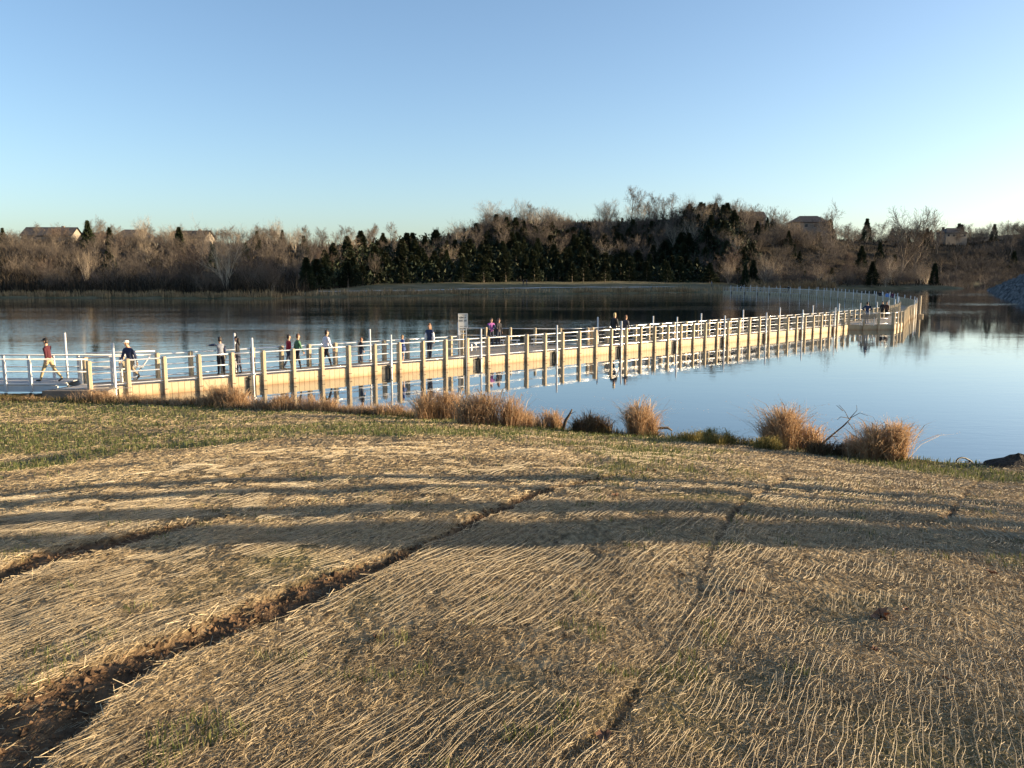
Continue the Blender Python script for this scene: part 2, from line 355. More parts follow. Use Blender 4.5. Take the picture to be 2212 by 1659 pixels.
# a breeze stirs the open water left of the bridge
sx = N('ShaderNodeSeparateXYZ'); t.links.new(tc.outputs['Object'], sx.inputs[0])
lee = N('ShaderNodeMapRange'); lee.inputs['From Min'].default_value = -4; lee.inputs['From Max'].default_value = 8; lee.inputs['To Min'].default_value = .30; lee.inputs['To Max'].default_value = 1.0
side = math_('SUBTRACT', math_('SUBTRACT', sx.outputs[1], sx.outputs[0]), 46.5)
t.links.new(side, lee.inputs[0])
hgt = math_('ADD', math_('ADD', math_('MULTIPLY', w1, .020), math_('MULTIPLY', w2, .0065)), math_('MULTIPLY', w3, .02))
hgt = math_('MULTIPLY', hgt, math_('MULTIPLY', patch.outputs[0], lee.outputs[0]))
bp = N('ShaderNodeBump'); bp.inputs['Distance'].default_value = 1.0; bp.inputs['Strength'].default_value = 1.0; t.links.new(hgt, bp.inputs['Height']); t.links.new(bp.outputs[0], b.inputs['Normal']); t.links.new(bp.outputs[0], b.inputs['Coat Normal'])
link('lake', mesh_np('lake', [(-2500, 8, 0), (2500, 8, 0), (2500, 1200, 0), (-2500, 1200, 0)], [[[0, 1, 2, 3]]], m), kind='structure')
link('lake_bed', mesh_np('lake_bed', [(-2500, -400, -3), (2500, -400, -3), (2500, 4000, -3), (-2500, 4000, -3)], [[[0, 1, 2, 3]]], mat('mud', (.05, .04, .03))), kind='structure')
print('land done')

# ------------------------------------------------------------------ straw blankets, netting, living grass
def frust(N_, y0, y1, power=1.0, spread=.80):
    """positions on the ground spread over what the camera sees, denser near"""
    u = rng.random(N_)
    if power == 1.0: Y = y0 * (y1 / y0) ** u
    else: Y = (y0 ** (1 - power) + u * (y1 ** (1 - power) - y0 ** (1 - power))) ** (1 / (1 - power))
    return (rng.random(N_) * 2 - 1) * (spread * Y + .4), Y
def ribbons(X, Y, Z, ang, pit, L, W, bend, tint, roll=None):
    """two-quad strands lying on the ground"""
    n = len(X); c = np.stack([X, Y, Z], 1); d = np.stack([np.cos(ang) * np.cos(pit), np.sin(ang) * np.cos(pit), np.sin(pit)], 1)
    roll = rng.random(n) * math.pi if roll is None else roll
    a = np.stack([-np.sin(ang), np.cos(ang), np.zeros(n)], 1); up = np.cross(d, a); s = a * np.cos(roll)[:, None] + up * np.sin(roll)[:, None]
    h = s * (W / 2)[:, None]; mid = c + up * bend[:, None]; p0 = c - d * (L / 2)[:, None]; p1 = c + d * (L / 2)[:, None]
    V = np.stack([p0 - h, p0 + h, p1 + h, p1 - h], 1).reshape(-1, 3)
    return V, np.arange(n * 4).reshape(-1, 4), np.repeat(tint, 4)
straw_m = tint_mat('dry_straw', [(0, (.10, .07, .04)), (.35, (.28, .21, .12)), (.7, (.50, .395, .24)), (1, (.68, .56, .37))], .6)
net_m = tint_mat('jute_net', [(0, (.18, .14, .09)), (1, (.46, .39, .275))], .8)
def panel_of(X, Y):
    """which blanket a spot belongs to, by the bare strips between them"""
    u, v = uv(X, Y); k = np.zeros(len(u), int)
    for i, j in ((1, 0), (0, 1), (2, 2)):
        r = FUR[i]; k += (v > np.interp(u, r[:, 0], (r[:, 1] + r[:, 2]) / 2))
    return k
blanket_labels = ['straw blanket farthest left, beyond the short dark soil strip', 'straw blanket between the two bare soil strips on the left',
                  'straw blanket in the middle, right of the long soil strip', 'straw blanket with upright rows of netting, at the right']
blankets = [empty('straw_blanket', (0, 6, 0), label=l, category='straw blanket', group='straw blankets rolled out over the bank') for l in blanket_labels]
for bl in blankets: bl.location = (0, 0, 0)
NS = 820000
X, Y = frust(NS, 1.9, 30, 1.0)
yc, _ = crest(X); fu = furrow(X, Y); gr = green(X, Y)
dens = .35 + .65 * sstep(.25, .6, .6 * vnoise(X, Y, .35, 41) + .4 * vnoise(X, Y, 1.6, 42))
ok = (Y < yc + .4) & (rng.random(NS) < dens * (1 - .95 * fu) * (1 - .72 * gr))
X = X[ok]; Y = Y[ok]; n = len(X)
big = np.clip(Y / 5.0, 1, 5); L = rng.uniform(.015, .075, n) * np.sqrt(big) * np.where(rng.random(n) < .04, 2.2, 1); W = rng.uniform(.0009, .0021, n) * big ** .95
ang = np.where(rng.random(n) < .4, (math.pi / 2 - AZ) + rng.normal(0, .35, n), rng.random(n) * math.pi * 2)
tint = np.clip(rng.beta(2, 2.2, n) * .75 + .35 * (vnoise(X, Y, .8, 43) - .3), 0, 1)
Zs = zg(X, Y) + rng.uniform(.002, .022, n) * np.sqrt(big)
V, Q, T = ribbons(X, Y, Zs, ang, rng.normal(0, .16, n), L, W, rng.normal(0, .006, n), tint)
pq = panel_of(X, Y)
for k in range(4):
    q = Q[pq == k]
    if len(q) == 0: continue
    us, inv = np.unique(q, return_inverse=True)
    link('straw', mesh_np('straw', V[us], inv.reshape(q.shape), straw_m, tint=T[us]), blankets[k], kind='stuff')
# loose frayed straw along the edges of the soil strips
ex, ey = [], []
for r in FUR[:2]:
    for _ in range(1300):
        i = rng.random(); uu = r[0, 0] + (r[-1, 0] - r[0, 0]) * i ** 1.5; side = rng.random() < .62
        vv = np.interp(uu, r[:, 0], r[:, 1] if side else r[:, 2]) + rng.normal(0, .035) + (-.03 if side else .03)
        ex.append(uu * U2[0] + vv * V2[0]); ey.append(uu * U2[1] + vv * V2[1])
X = np.array(ex); Y = np.array(ey); k_ = (Y > 1.5) & (Y < 16); X, Y = X[k_], Y[k_]; n = len(X)
V, Q, T = ribbons(X, Y, zg_base(X, Y) + rng.uniform(0, .035, n), (math.pi / 2 - AZ) + rng.normal(0, .55, n), rng.normal(0, .3, n), rng.uniform(.03, .13, n), rng.uniform(.0015, .0032, n) * np.clip(Y / 6, 1, 3), rng.normal(0, .01, n), rng.beta(3, 2, n))
link('frayed_edge', mesh_np('frayed_edge', V, Q, straw_m, tint=T), blankets[2], kind='stuff')
# netting threads, rows 3 cm apart along the rolls
netV, netQ, netT, netP = [], [], [], []; base = 0
vs = np.arange(-9, 11, .026)
for v0 in vs:
    u = np.arange(.6, 15.5, .045); uu = u + rng.random() * .04
    v = v0 + .010 * rng.normal() + .05 * (vnoise(u, u * 0 + v0, .9, 51) - .5) + .034 * (vnoise(u, u * 0 + v0 * 9, .13, 52) - .5)
    # threads pull sideways where the blanket is rumpled
    X = uu * U2[0] + v * V2[0]; Y = uu * U2[1] + v * V2[1]
    v = v + .10 * (vnoise(X, Y, .5, 53) - .5) * sstep(.5, .8, vnoise(X, Y, 1.5, 54)); X = uu * U2[0] + v * V2[0]; Y = uu * U2[1] + v * V2[1]
    vis = (np.abs(X) < .84 * Y + .4) & (Y > 1.6) & (Y < 14.5)
    if vis.sum() < 3: continue
    i0, i1 = np.argmax(vis), len(vis) - np.argmax(vis[::-1]); sl = slice(i0, i1); X, Y, vv = X[sl], Y[sl], vis[sl]
    P3 = panel_of(X, Y) == 3; Z = zg(X, Y) + .016 + .022 * vnoise(X, Y, .11, 55) * sstep(.3, .7, vnoise(X, Y, .5, 56)) + .006 * np.sqrt(np.clip(Y / 5, 1, 4))
    w_ = np.where(P3, .0010, .00072) * np.clip(Y / 4, 1, 2.6) * (.8 + .5 * vnoise(X, Y, .05, 57))
    n = len(X); side = np.array([V2[0], V2[1], 0.0]); P = np.stack([X, Y, Z], 1)
    netV += [np.concatenate([P - side * w_[:, None] * .8, P + np.array([0, 0, 1.]) * (w_ * 1.1)[:, None], P + side * w_[:, None] * .8])]
    i = np.arange(n - 1); q = np.concatenate([np.stack([i, i + 1, n + i + 1, n + i], 1), np.stack([i, i + 1, n + i + 1, n + i], 1) + n])
    hid = (vnoise(X, Y, .22, 58) * .6 + .4 * vnoise(X, Y, 1.1, 59)) < np.where(P3, .33, .43) + .18 * sstep(6, 12, Y)
    good = np.tile((furrow(X, Y)[:-1] < .25) & ~hid[:-1], 2)
    netQ.append(q[good] + base); netP.append(np.tile(panel_of(X, Y)[:-1], 2)[good]); netT.append(np.tile(np.clip(.25 + .9 * vnoise(X, Y, .3, 60) * (.5 + .8 * rng.random()), 0, 1), 3)); base += 3 * n
V = np.concatenate(netV); Q = np.concatenate(netQ); T = np.concatenate(netT); Pn = np.concatenate(netP)
for k in range(4):
    q = Q[Pn == k]
    if len(q) == 0: continue
    us, inv = np.unique(q, return_inverse=True)
    link('netting', mesh_np('netting', V[us], inv.reshape(q.shape), net_m, tint=T[us]), blankets[k], kind='stuff')
# living grass
grass_m = tint_mat('green_grass', [(0, (.05, .07, .018)), (.5, (.11, .13, .038)), (.8, (.21, .20, .07)), (1, (.38, .31, .14))], .6, .3)
def blades(X, Y, Z, h, w_, tint, lean=.5):
    n = len(X); a = rng.random(n) * 2 * math.pi; l = rng.random(n) * lean * h; f = rng.random(n) * 2 * math.pi
    b0 = np.stack([X, Y, Z], 1); s = np.stack([np.cos(f), np.sin(f), 0 * f], 1) * (w_ / 2)[:, None]
    tip = b0 + np.stack([np.cos(a) * l, np.sin(a) * l, h], 1); mid = b0 + np.stack([np.cos(a) * l * .3, np.sin(a) * l * .3, h * .55], 1)
    V = np.stack([b0 - s, b0 + s, mid + s * .8, mid - s * .8, tip], 1).reshape(-1, 3); i = np.arange(n)[:, None] * 5
    return V, i + [0, 1, 2, 3], i + [3, 2, 4], np.repeat(tint, 5)
NG = 260000
X, Y = frust(NG, 2.0, 31, .8); yc, _ = crest(X); g = green(X, Y); ok = (Y < yc + .5) & (furrow(X, Y) < .6)
tuft = (vnoise(X, Y, .22, 61) > .80) & (vnoise(X, Y, 1.3, 62) > .42) & (Y < 12)
ok &= (rng.random(NG) < g * .62) & (Y > 9) | (ok & tuft & (rng.random(NG) < .5))
X, Y = X[ok], Y[ok]; n = len(X); V, Qd, Td, T = blades(X, Y, zg(X, Y) - .004, rng.uniform(.03, .075, n) * np.clip(Y / 9, 1, 1.6), rng.uniform(.003, .006, n) * np.clip(Y / 5, 1, 4.5), np.clip(rng.beta(2, 3, n) + .3 * (vnoise(X, Y, 1.5, 63) - .4), 0, 1))
link('grass', mesh_np('grass', V, [Qd, Td], grass_m, tint=T), kind='stuff', label='short new green grass coming up through the straw on the bank', category='grass')
print('straw done')

# ------------------------------------------------------------------ floating bridge
wood_m = mat('weathered_timber', (.36, .29, .19), .75, (.45, .365, .245), 3.0, bump=.004, bscale=30, objvar=.10, stretch=(6, 6, 1))
fascia_m = mat('fascia_timber', (.42, .335, .21), .7, (.48, .38, .245), 9, objvar=.07)
def stain(m_, z0, z1, c):
    """rusty tide mark just above the waterline"""
    t_ = m_.node_tree; b_ = t_.nodes['Principled BSDF']; src = b_.inputs['Base Color'].links[0].from_socket; tc_ = t_.nodes.new('ShaderNodeTexCoord'); sp = t_.nodes.new('ShaderNodeSeparateXYZ'); t_.links.new(tc_.outputs['Object'], sp.inputs[0])
    nz = t_.nodes.new('ShaderNodeTexNoise'); nz.inputs['Scale'].default_value = 5; oi = t_.nodes.new('ShaderNodeObjectInfo'); t_.links.new(oi.outputs['Location'], nz.inputs[0])
    ad = t_.nodes.new('ShaderNodeMath'); ad.operation = 'MULTIPLY_ADD'; ad.inputs[1].default_value = .16; t_.links.new(nz.outputs[0], ad.inputs[0]); t_.links.new(sp.outputs[2], ad.inputs[2])
    mr_ = t_.nodes.new('ShaderNodeMapRange'); mr_.inputs['From Min'].default_value = z0 + .08; mr_.inputs['From Max'].default_value = z1 + .08; mr_.inputs['To Min'].default_value = .75; mr_.inputs['To Max'].default_value = 0; t_.links.new(ad.outputs[0], mr_.inputs[0])
    mx_ = t_.nodes.new('ShaderNodeMix'); mx_.data_type = 'RGBA'; t_.links.new(mr_.outputs[0], mx_.inputs[0]); t_.links.new(src, mx_.inputs[6]); mx_.inputs[7].default_value = (*c, 1); t_.links.new(mx_.outputs[2], b_.inputs['Base Color'])
stain(fascia_m, -.14, .06, (.34, .18, .07)); stain(wood_m, -.48, -.26, (.22, .12, .06))
deck_m = mat('deck_plank', (.30, .25, .19), .8, (.40, .34, .26), 5, bump=.004, bscale=50, objvar=.05)
rail_m = mat('aluminium', (.80, .79, .78), .14, metal=.5, spec=.8)
pile_m = mat('galvanised', (.58, .57, .54), .45, (.68, .67, .64), 8, metal=.25)
white_m = mat('white_paint', (.66, .65, .62), .45, (.58, .57, .55), 4)
float_m = mat('dark_float', (.06, .055, .05), .7, (.10, .09, .075), 5)
bolt_m = mat('rusty_bolt', (.12, .07, .04), .7)
DECK = .43; BAY = 1.355; WID = 1.75
wl_px = [(574, 833), (732, 815.3), (838, 807), (1026, 790), (1176, 778), (1383, 758.2), (1549, 742.3), (1678, 727.5), (1816, 715)]
P_ = np.array([at(*p)[:2] for p in wl_px])
# smooth the near straight run with a gentle quadratic
tt = P_[:, 0]; cf = np.polyfit(tt, P_[:, 1], 2); nx_ = np.linspace(-16.4, 28.0, 12)
ctrl = [(x, np.polyval(cf, x)) for x in nx_] + [(34.2, 76.6), (40, 84.2), (45, 92.8), (50, 103.5), (54, 115), (57.9, 131), (59.9, 143), (63.2, 168), (63.0, 185.5), (60.5, 199), (55.5, 213)]
ctrl = np.array(ctrl)
def catmull(P, per=30):
    P = np.vstack([2 * P[0] - P[1], P, 2 * P[-1] - P[-2]]); out = []
    for i in range(1, len(P) - 2):
        for t_ in np.linspace(0, 1, per, endpoint=False):
            a, b_, c, d = P[i - 1], P[i], P[i + 1], P[i + 2]
            out.append(.5 * (2 * b_ + (c - a) * t_ + (2 * a - 5 * b_ + 4 * c - d) * t_ ** 2 + (3 * b_ - a - 3 * c + d) * t_ ** 3))
    return np.array(out + [P[-2]])
path = catmull(ctrl); sl = np.concatenate([[0], np.cumsum(np.hypot(*np.diff(path, axis=0).T))])
# first post stands at x = 194 in the photo
k0 = np.argmin(abs(px_of(path[:, 0], path[:, 1], .5)[0] - 194)); S0 = sl[k0]; NB = int((sl[-1] - S0) / BAY)
def on(s):
    """point, forward and left direction at arc length s from the first post"""
    p = np.array([np.interp(s + S0, sl, path[:, i]) for i in (0, 1)]); q = np.array([np.interp(s + S0 + .3, sl, path[:, i]) for i in (0, 1)]); o = np.array([np.interp(s + S0 - .3, sl, path[:, i]) for i in (0, 1)])
    f = (q - o) / np.linalg.norm(q - o); return p, f, np.array([-f[1], f[0]])
def pt(s, l): p, f, L = on(s); return p + L * l
def s_at_px(x, l=WID / 2):
    ss = np.linspace(0, 95, 1500); q = [abs(px_of(*pt(s, l), DECK)[0] - x) for s in ss]; return ss[int(np.argmin(q))]
bridge = empty('floating_bridge', (*pt(0, WID / 2), 0), label='long curving timber floating bridge with metal rails across the lake', category='bridge')
B0 = np.array([*pt(0, WID / 2), 0])
def post_mesh():
    mb = MB(); a, d = .07, .14; z0, z1 = -.45, 1.05; c = .018
    ring = lambda s_, z: [(-a * s_, -d * s_ , z), (a * s_, -d * s_, z), (a * s_, d * s_, z), (-a * s_, d * s_, z)]
    V = []; oct_ = [(-a + c, -d), (a - c, -d), (a, -d + c), (a, d - c), (a - c, d), (-a + c, d), (-a, d - c), (-a, -d + c)]
    for z, k in ((z0, 1), (z1 - .03, 1), (z1, .78)): V += [(x * k, y * k, z) for x, y in oct_]
    Q = [[r * 8 + j, r * 8 + (j + 1) % 8, (r + 1) * 8 + (j + 1) % 8, (r + 1) * 8 + j] for r in range(2) for j in range(8)]
    mb.add(V, Q, [[16, 16 + i, 17 + i] for i in range(1, 7)])
    return mb.mesh('post', wood_m)
POST = post_mesh()
bm_ = MB()
for z in (-.24,): bm_.tube([(-.075, .0, z), (.075, 0, z)], .018, 6)
BOLT = bm_.mesh('bolt', bolt_m)
fb = MB(); fb.box((0, 0, 0), (.233, .05, .62)); FASC = fb.mesh('fascia_board', fascia_m)
gb = MB(); gb.box((0, 0, 0), (.48, .10, .50)); gb.box((0, -.03, .16), (.44, .10, .06)); GAPB = gb.mesh('float_box', float_m)
pb = MB(); pb.tube([(0, 0, -1.4), (0, 0, 1.95)], .048, 10); pb.ball((0, 0, 1.95), (.05, .05, .03), None, 10, 4, 0, math.pi / 2); PILE = pb.mesh('pile', pile_m, True)
pbr = MB(); pbr.box((0, 0, 0), (.16, .16, .05)); PBR = pbr.mesh('pile_collar', pile_m)
def ang2(v): return math.atan2(v[1], v[0])
n_post = n_fas = 0
near_platform = (s_at_px(1833, 0) / BAY, s_at_px(1960, 0) / BAY); far_platform = (13.7, 20.9)            # in bays
NSEC = (NB + 3) // 4
post_rest, fasc_rest, rail_n = MB(), MB(), 0
pile_bays = [0, 4, 9] + list(range(13, NB, 4))
for k in range(NSEC):
    b0, b1 = 4 * k, min(4 * k + 4, NB); sa, sb = b0 * BAY, b1 * BAY; org = np.array([*pt((sa + sb) / 2, WID / 2), 0.0])
    # deck of separate planks
    mb = MB(); step = .145 if k < 16 else .30; nn = max(1, int((sb - sa) / step))
    for i in range(nn):
        s_ = sa + (i + .5) * (sb - sa) / nn; p, f, L = on(s_); c = p + L * WID / 2
        mb.box((*(c - org[:2]), DECK - .02 + random.uniform(-.002, .002)), ((sb - sa) / nn - .008, WID, .04), [(*f, 0), (*L, 0), (0, 0, 1)])
    for l in (.18, WID / 2, WID - .18):
        for i in range(4):
            s_ = sa + (i + .5) * (sb - sa) / 4; p, f, L = on(s_); c = p + L * l
            mb.box((*(c - org[:2]), DECK - .14), ((sb - sa) / 4 + .02, .12, .19), [(*f, 0), (*L, 0), (0, 0, 1)])
    sec = mb.build('deck_section', deck_m, bridge, loc=tuple(org - B0))
    for l, near in ((-.0, 1), (WID + .0, 0)):
        # posts
        for bay in range(b0, b1 + (1 if k == NSEC - 1 else 0)):
            if near and near_platform[0] < bay < near_platform[1]: continue
            if not near and far_platform[0] < bay < far_platform[1]: continue
            s_ = bay * BAY + (0 if near else .25); p, f, L = on(s_); c = p + L * l
            if n_post < 296:
                po = link('post', POST, sec, (*(c - org[:2]), DECK), (0, 0, ang2(f) + random.uniform(-.02, .02))); n_post += 1
                if near and bay < 40: link('bolt', BOLT, po, (0, -.142, 0))
            else: post_rest.box((*(c - B0[:2]), DECK + .33), (.14, .28, 1.42), [(*f, 0), (*L, 0), (0, 0, 1)])
        # rails
        for z in (.10, .55, .99):
            pts_, run = [], []
            for i in range(9):
                s_ = sa + (sb - sa) * i / 8; bay = s_ / BAY; skip = (near and near_platform[0] < bay < near_platform[1]) or (not near and far_platform[0] < bay < far_platform[1])
                if not skip: q = pt(s_, l - .03 if near else l + .03); run.append((*(q - org[:2]), DECK + z))
            if len(run) > 1:
                r_ = MB(); r_.tube(run, .030 if z > .9 else .025, 8); r_.build('rail', rail_m, sec, True)
        # fascia boards and the dark boxes at the piles
        nb_ = int((sb - sa) / .238)
        for i in range(nb_):
            s_ = sa + (i + .5) * (sb - sa) / nb_; bay = s_ / BAY
            if near and near_platform[0] < bay < near_platform[1]: continue
            if not near and far_platform[0] < bay < far_platform[1]: continue
            in_gap = any(bb * BAY + .38 < s_ < bb * BAY + .92 for bb in pile_bays)
            if in_gap: continue
            p, f, L = on(s_); c = p + L * (0 if near else WID)
            if near and n_fas < 290: link('fascia_board', FASC, sec, (*(c - org[:2]), DECK - .315), (0, 0, ang2(f))); n_fas += 1
            else: fasc_rest.box((*(c - B0[:2]), DECK - .315), (.2405, .05, .62), [(*f, 0), (*L, 0), (0, 0, 1)])
        for bb in pile_bays:
            if b0 <= bb < b1:
                if near and near_platform[0] < bb < near_platform[1] or (not near and bb == 0): continue
                s_ = bb * BAY + .66; p, f, L = on(s_); c = p + L * (.10 if near else WID - .10)
                link('float_box', GAPB, sec, (*(c - org[:2]), DECK - .30), (0, 0, ang2(f) + (0 if near else math.pi)))
                c = pt(s_ + .2, -.09 if near else WID + .09); off_far = not near and far_platform[0] < bb < far_platform[1]
                if not off_far:
                    pl = link('pile', PILE, sec, (*(c - org[:2]), random.uniform(-.12, .1) + (.1 if not near else 0))); link('pile_collar', PBR, pl, (0, 0, DECK))
o = fasc_rest.build('fascia_row', fascia_m, bridge, kind='stuff')
if post_rest.n: post_rest.build('post_row', wood_m, bridge, kind='stuff')
NEARF = on(0)

def platform(name, poly, rails, parent, skirt=()):
    """side platform: planks, fascia, posts and rails along the given edges"""
    poly = np.array(poly, float); c0 = poly.mean(0); P3 = np.array([*c0, 0]); mb = MB()
    mb.prism([tuple(q - c0) for q in poly], DECK - .12, DECK - .045)
    d = poly[1] - poly[0]; d /= np.linalg.norm(d); n_ = np.array([-d[1], d[0]]); pr = (poly - c0) @ n_; lo, hi = pr.min(), pr.max(); yy = lo + .07
    while yy < hi:
        xs_ = []
        for a, b_ in zip(poly - c0, np.roll(poly, -1, 0) - c0):
            ya, yb = a @ n_, b_ @ n_
            if (ya - yy) * (yb - yy) < 0: xs_.append(((a + (b_ - a) * (yy - ya) / (yb - ya)) @ d))
        if len(xs_) == 2:
            x0, x1 = sorted(xs_); c = d * (x0 + x1) / 2 + n_ * yy; mb.box((*c, DECK - .021), (x1 - x0, .137, .04), [(*d, 0), (*n_, 0), (0, 0, 1)])
        yy += .145
    sec = mb.build(name, deck_m, parent, loc=tuple(P3 - B0))
    for i, j in rails:
        a, b_ = poly[i] - c0, poly[j] - c0; L_ = np.linalg.norm(b_ - a); f = (b_ - a) / L_; out = np.array([f[1], -f[0]])
        if out @ ((a + b_) / 2) < 0: out = -out
        nn = max(1, round(L_ / 1.4))
        for q in range(nn + 1):
            c = a + (b_ - a) * q / nn
            link('post', POST, sec, (*c, DECK), (0, 0, ang2(f)))
        for z in (.10, .55, .99):
            r_ = MB(); r_.tube([(*(a + out * .03), DECK + z), (*(b_ + out * .03), DECK + z)], .022, 6); r_.build('rail', rail_m, sec, True)
    for i, j in skirt:
        a, b_ = poly[i] - c0, poly[j] - c0; L_ = np.linalg.norm(b_ - a); f = (b_ - a) / L_; nn = max(1, int(L_ / .238))
        for q in range(nn):
            c = a + (b_ - a) * (q + .5) / nn; link('fascia_board', FASC, sec, (*c, DECK - .315), (0, 0, ang2(f)), (L_ / nn / .238, 1, 1))
    return sec
fa, fb_ = pt(far_platform[0] * BAY, WID), pt(far_platform[1] * BAY, WID)
platform('side_platform', [fa, (-3.1, 50.9), (2.9, 49.9), fb_], [(0, 1), (1, 2), (2, 3)], bridge, [(0, 1), (1, 2)])
na, nb2 = pt(near_platform[0] * BAY, 0), pt(near_platform[1] * BAY, 0)
NQ = np.array([na[0] + 3.9, na[1] + .25]); NR = NQ + on(near_platform[1] * BAY - 2)[1] * 4.2
platform('side_platform', [na, NQ, NR, nb2], [(0, 1), (1, 2), (2, 3)], bridge, [(0, 1), (1, 2), (2, 3)])
# outer end of the bend: the heavy anchor piles with a big float
s_b = s_at_px(1976, 0)
mb = MB()
for dx in (-.25, .05, .35): mb.tube([(dx, 0, -1.5), (dx, 0, 2.25 + dx * .2)], .09, 10)
mb.box((.05, -.1, .12), (1.3, .5, .35)); q = pt(s_b, -.5); mb.build('anchor_piles', wood_m, bridge, loc=tuple(np.array([*q, 0]) - B0), rot=(0, 0, ang2(on(s_b)[1])))
print('bridge', n_post, n_fas, NSEC, NB)

# abutment and gangway at the left end
p0, f0, L0 = on(0)
A0 = at(92, 868)[:2]
yA = A0[1]
end_far = pt(-1.2, WID + .3)
ab = empty('abutment', (A0[0] + 2, yA + 1, 0), label='dark timber landing block under the left end of the bridge', category='landing')
o0 = np.array([A0[0] + 2, yA + 1, 0]); crib_m = mat('dark_timber', (.14, .115, .09), .9, (.23, .185, .14), 2.5, bump=.01, bscale=9, objvar=.15)
for i in range(3):                                                     # stacked timbers
    z0, z1 = -.48 + i * .30, -.48 + i * .30 + .285; mb = MB(); j = .01 * (i % 2)
    mb.prism([(x - o0[0], y - o0[1]) for x, y in [(A0[0] + j, yA + j), (-15.0, yA + .05 + j), tuple(pt(.9, -.035)), tuple(pt(.0, WID)), (A0[0] + .3, end_far[1] + .3)]], z0, z1)
    mb.build('timber', crib_m, ab)
mb = MB(); mb.prism([(x - o0[0], y - o0[1]) for x, y in [(A0[0] + .35, yA + .3), (-14.4, yA + .75), tuple(pt(.2, .1)), tuple(pt(.2, WID - .1)), (A0[0] + .6, end_far[1])]], .41, .435); mb.build('landing_plate', mat('pale_plate', (.62, .55, .46), .7, (.5, .44, .37), 2), ab)
gw = empty('gangway', (-19, 32, 0), label='white metal gangway with pipe railings leading off to the left shore', category='gangway')
G = np.array([-19.0, 32.0, 0]); yN = at(59, 830, DECK + .03)[1]; yF = yN + 1.75; xR = at(118, 835, .4)[0]; xL = -27.5
def gbox(name, c, size, m=white_m): mb = MB(); mb.box(np.array(c) - G, size); return mb.build(name, m, gw)
def gtube(name, pts, r, m=white_m): mb = MB(); mb.tube(np.array(pts) - G, r, 8); return mb.build(name, m, gw, True)
for y in (yN, yF):
    gbox('side_beam', ((xL + xR) / 2, y, DECK - .15), (xR - xL, .06, .22)); gbox('toe_rail', ((xL + xR + .4) / 2, y - .02, DECK + .03), (xR - xL + .4, .07, .06))
mb = MB()
for i in range(int((xR - xL) / .16)): mb.box(np.array((xL + .08 + i * .16, (yN + yF) / 2, DECK - .02)) - G, (.15, yF - yN - .08, .04))
mb.build('deck', mat('gangway_deck', (.34, .33, .32), .7, (.42, .41, .4), 4), gw)
XS = [(x - CX) / F * yN for x in (-330, -165, 4, 59.5)]
for y, sgn in ((yN, -1), (yF, 1)):
    x_end = xR + (1.2 if y == yN else 2.6)
    for x in np.arange(xL + .6, xR + .3, 1.02) if y == yF else [xL + .5, xL + 2.2, -23.3, XS[1], (4 - CX) / F * yN, (59.5 - CX) / F * yN]: gbox('rail_post', (x, y + sgn * .05, DECK + .36), (.09, .08, 1.27))
    for z in (.52, 1.0): gtube('pipe_rail', [(xL, y, DECK + z), (x_end, y, DECK + z)], .032 if z > .9 else .024)
# handrails on the landing, the near one rounded at its end
Ha = (171 - CX) / F * (yN + .4); hy = yN + .35; He = (292 - CX) / F * (hy + .9)
def hand(y0, x0, x1, y1, z):
    pts = [(x0, y0, z), ((x0 + x1) / 2, (y0 + y1) / 2, z + .01), (x1 - .22, y1 - .03, z)]
    pts += [(x1 - .22 + .22 * math.sin(a), y1, z - .22 + .22 * math.cos(a)) for a in np.linspace(.3, math.pi / 2, 5)] + [(x1 - .02, y1, z - .45), (x1 - .2, y1, z - .62)]
    return pts
gtube('handrail', hand(hy, Ha - .15, He, hy + .9, DECK + 1.02), .034)
for x in (Ha, Ha + 1.0, He - .5): gbox('rail_post', (x, hy + (x - Ha) * .42, DECK + .45), (.09, .09, 1.12))
gtube('pipe_rail', [(Ha - .1, hy, DECK + .5), (He - .3, hy + .85, DECK + .5)], .024)
gtube('handrail', [(xR + .2, yF + .1, DECK + 1.06), (xR + 2.7, yF + .9, DECK + 1.08)], .034)
gbox('rail_post', (Ha + 1.2, yF + .5, DECK + .4), (.09, .09, 1.2)); gtube('brace', [(Ha + 1.2, yF + .5, DECK + .05), (Ha + 1.85, yF + .7, DECK + .95)], .03)
lp = MB(); lp.tube([(0, 0, -1), (0, 0, 2.0)], .05, 8)
for nm, xx, yy, lab in (('mooring_pole', (240 - CX) / F * (hy + .3), hy + .35, 'white pipe pole standing at the landing beside the curved handrail'), ('mooring_pole', (139 - CX) / F * (yF + 2.0), yF + 2.0, 'thin dark pole standing in the water behind the gangway')):
    link(nm, lp.mesh(nm, white_m if 'white' in lab else pile_m, True), None, (xx, yy, 0 if 'white' in lab else .2), label=lab, category='pole')

# benches, sign
def bench(loc, rz, label, back=True, m=None, w_=1.5, bm=None):
    e = empty('bench', loc, rz, label=label, category='bench'); m = m or wood_m
    for i in range(3): mb = MB(); mb.box((0, -.15 + i * .15, .45), (w_, .135, .035)); mb.build('seat_slat', m, e)
    if back:
        for i in range(3): mb = MB(); mb.box((0, -.26 - i * .02, .62 + i * .13), (w_, .03, .115)); mb.build('back_slat', m, e)
    for sx in (-1, 1):
        mb = MB(); mb.box((sx * (w_ / 2 - .15), 0, .22), (.06, .42, .05)); mb.box((sx * (w_ / 2 - .15), -.18, .215), (.06, .06, .43)); mb.box((sx * (w_ / 2 - .15), .16, .215), (.06, .06, .43))
        if back: mb.box((sx * (w_ / 2 - .15), -.25, .63), (.06, .05, .60))
        mb.build('leg', bm or pile_m, e)
    return e
bench_m = mat('dark_bench', (.20, .16, .12), .8, (.28, .23, .17), 4)
bx_ = at(1872, 703, DECK)
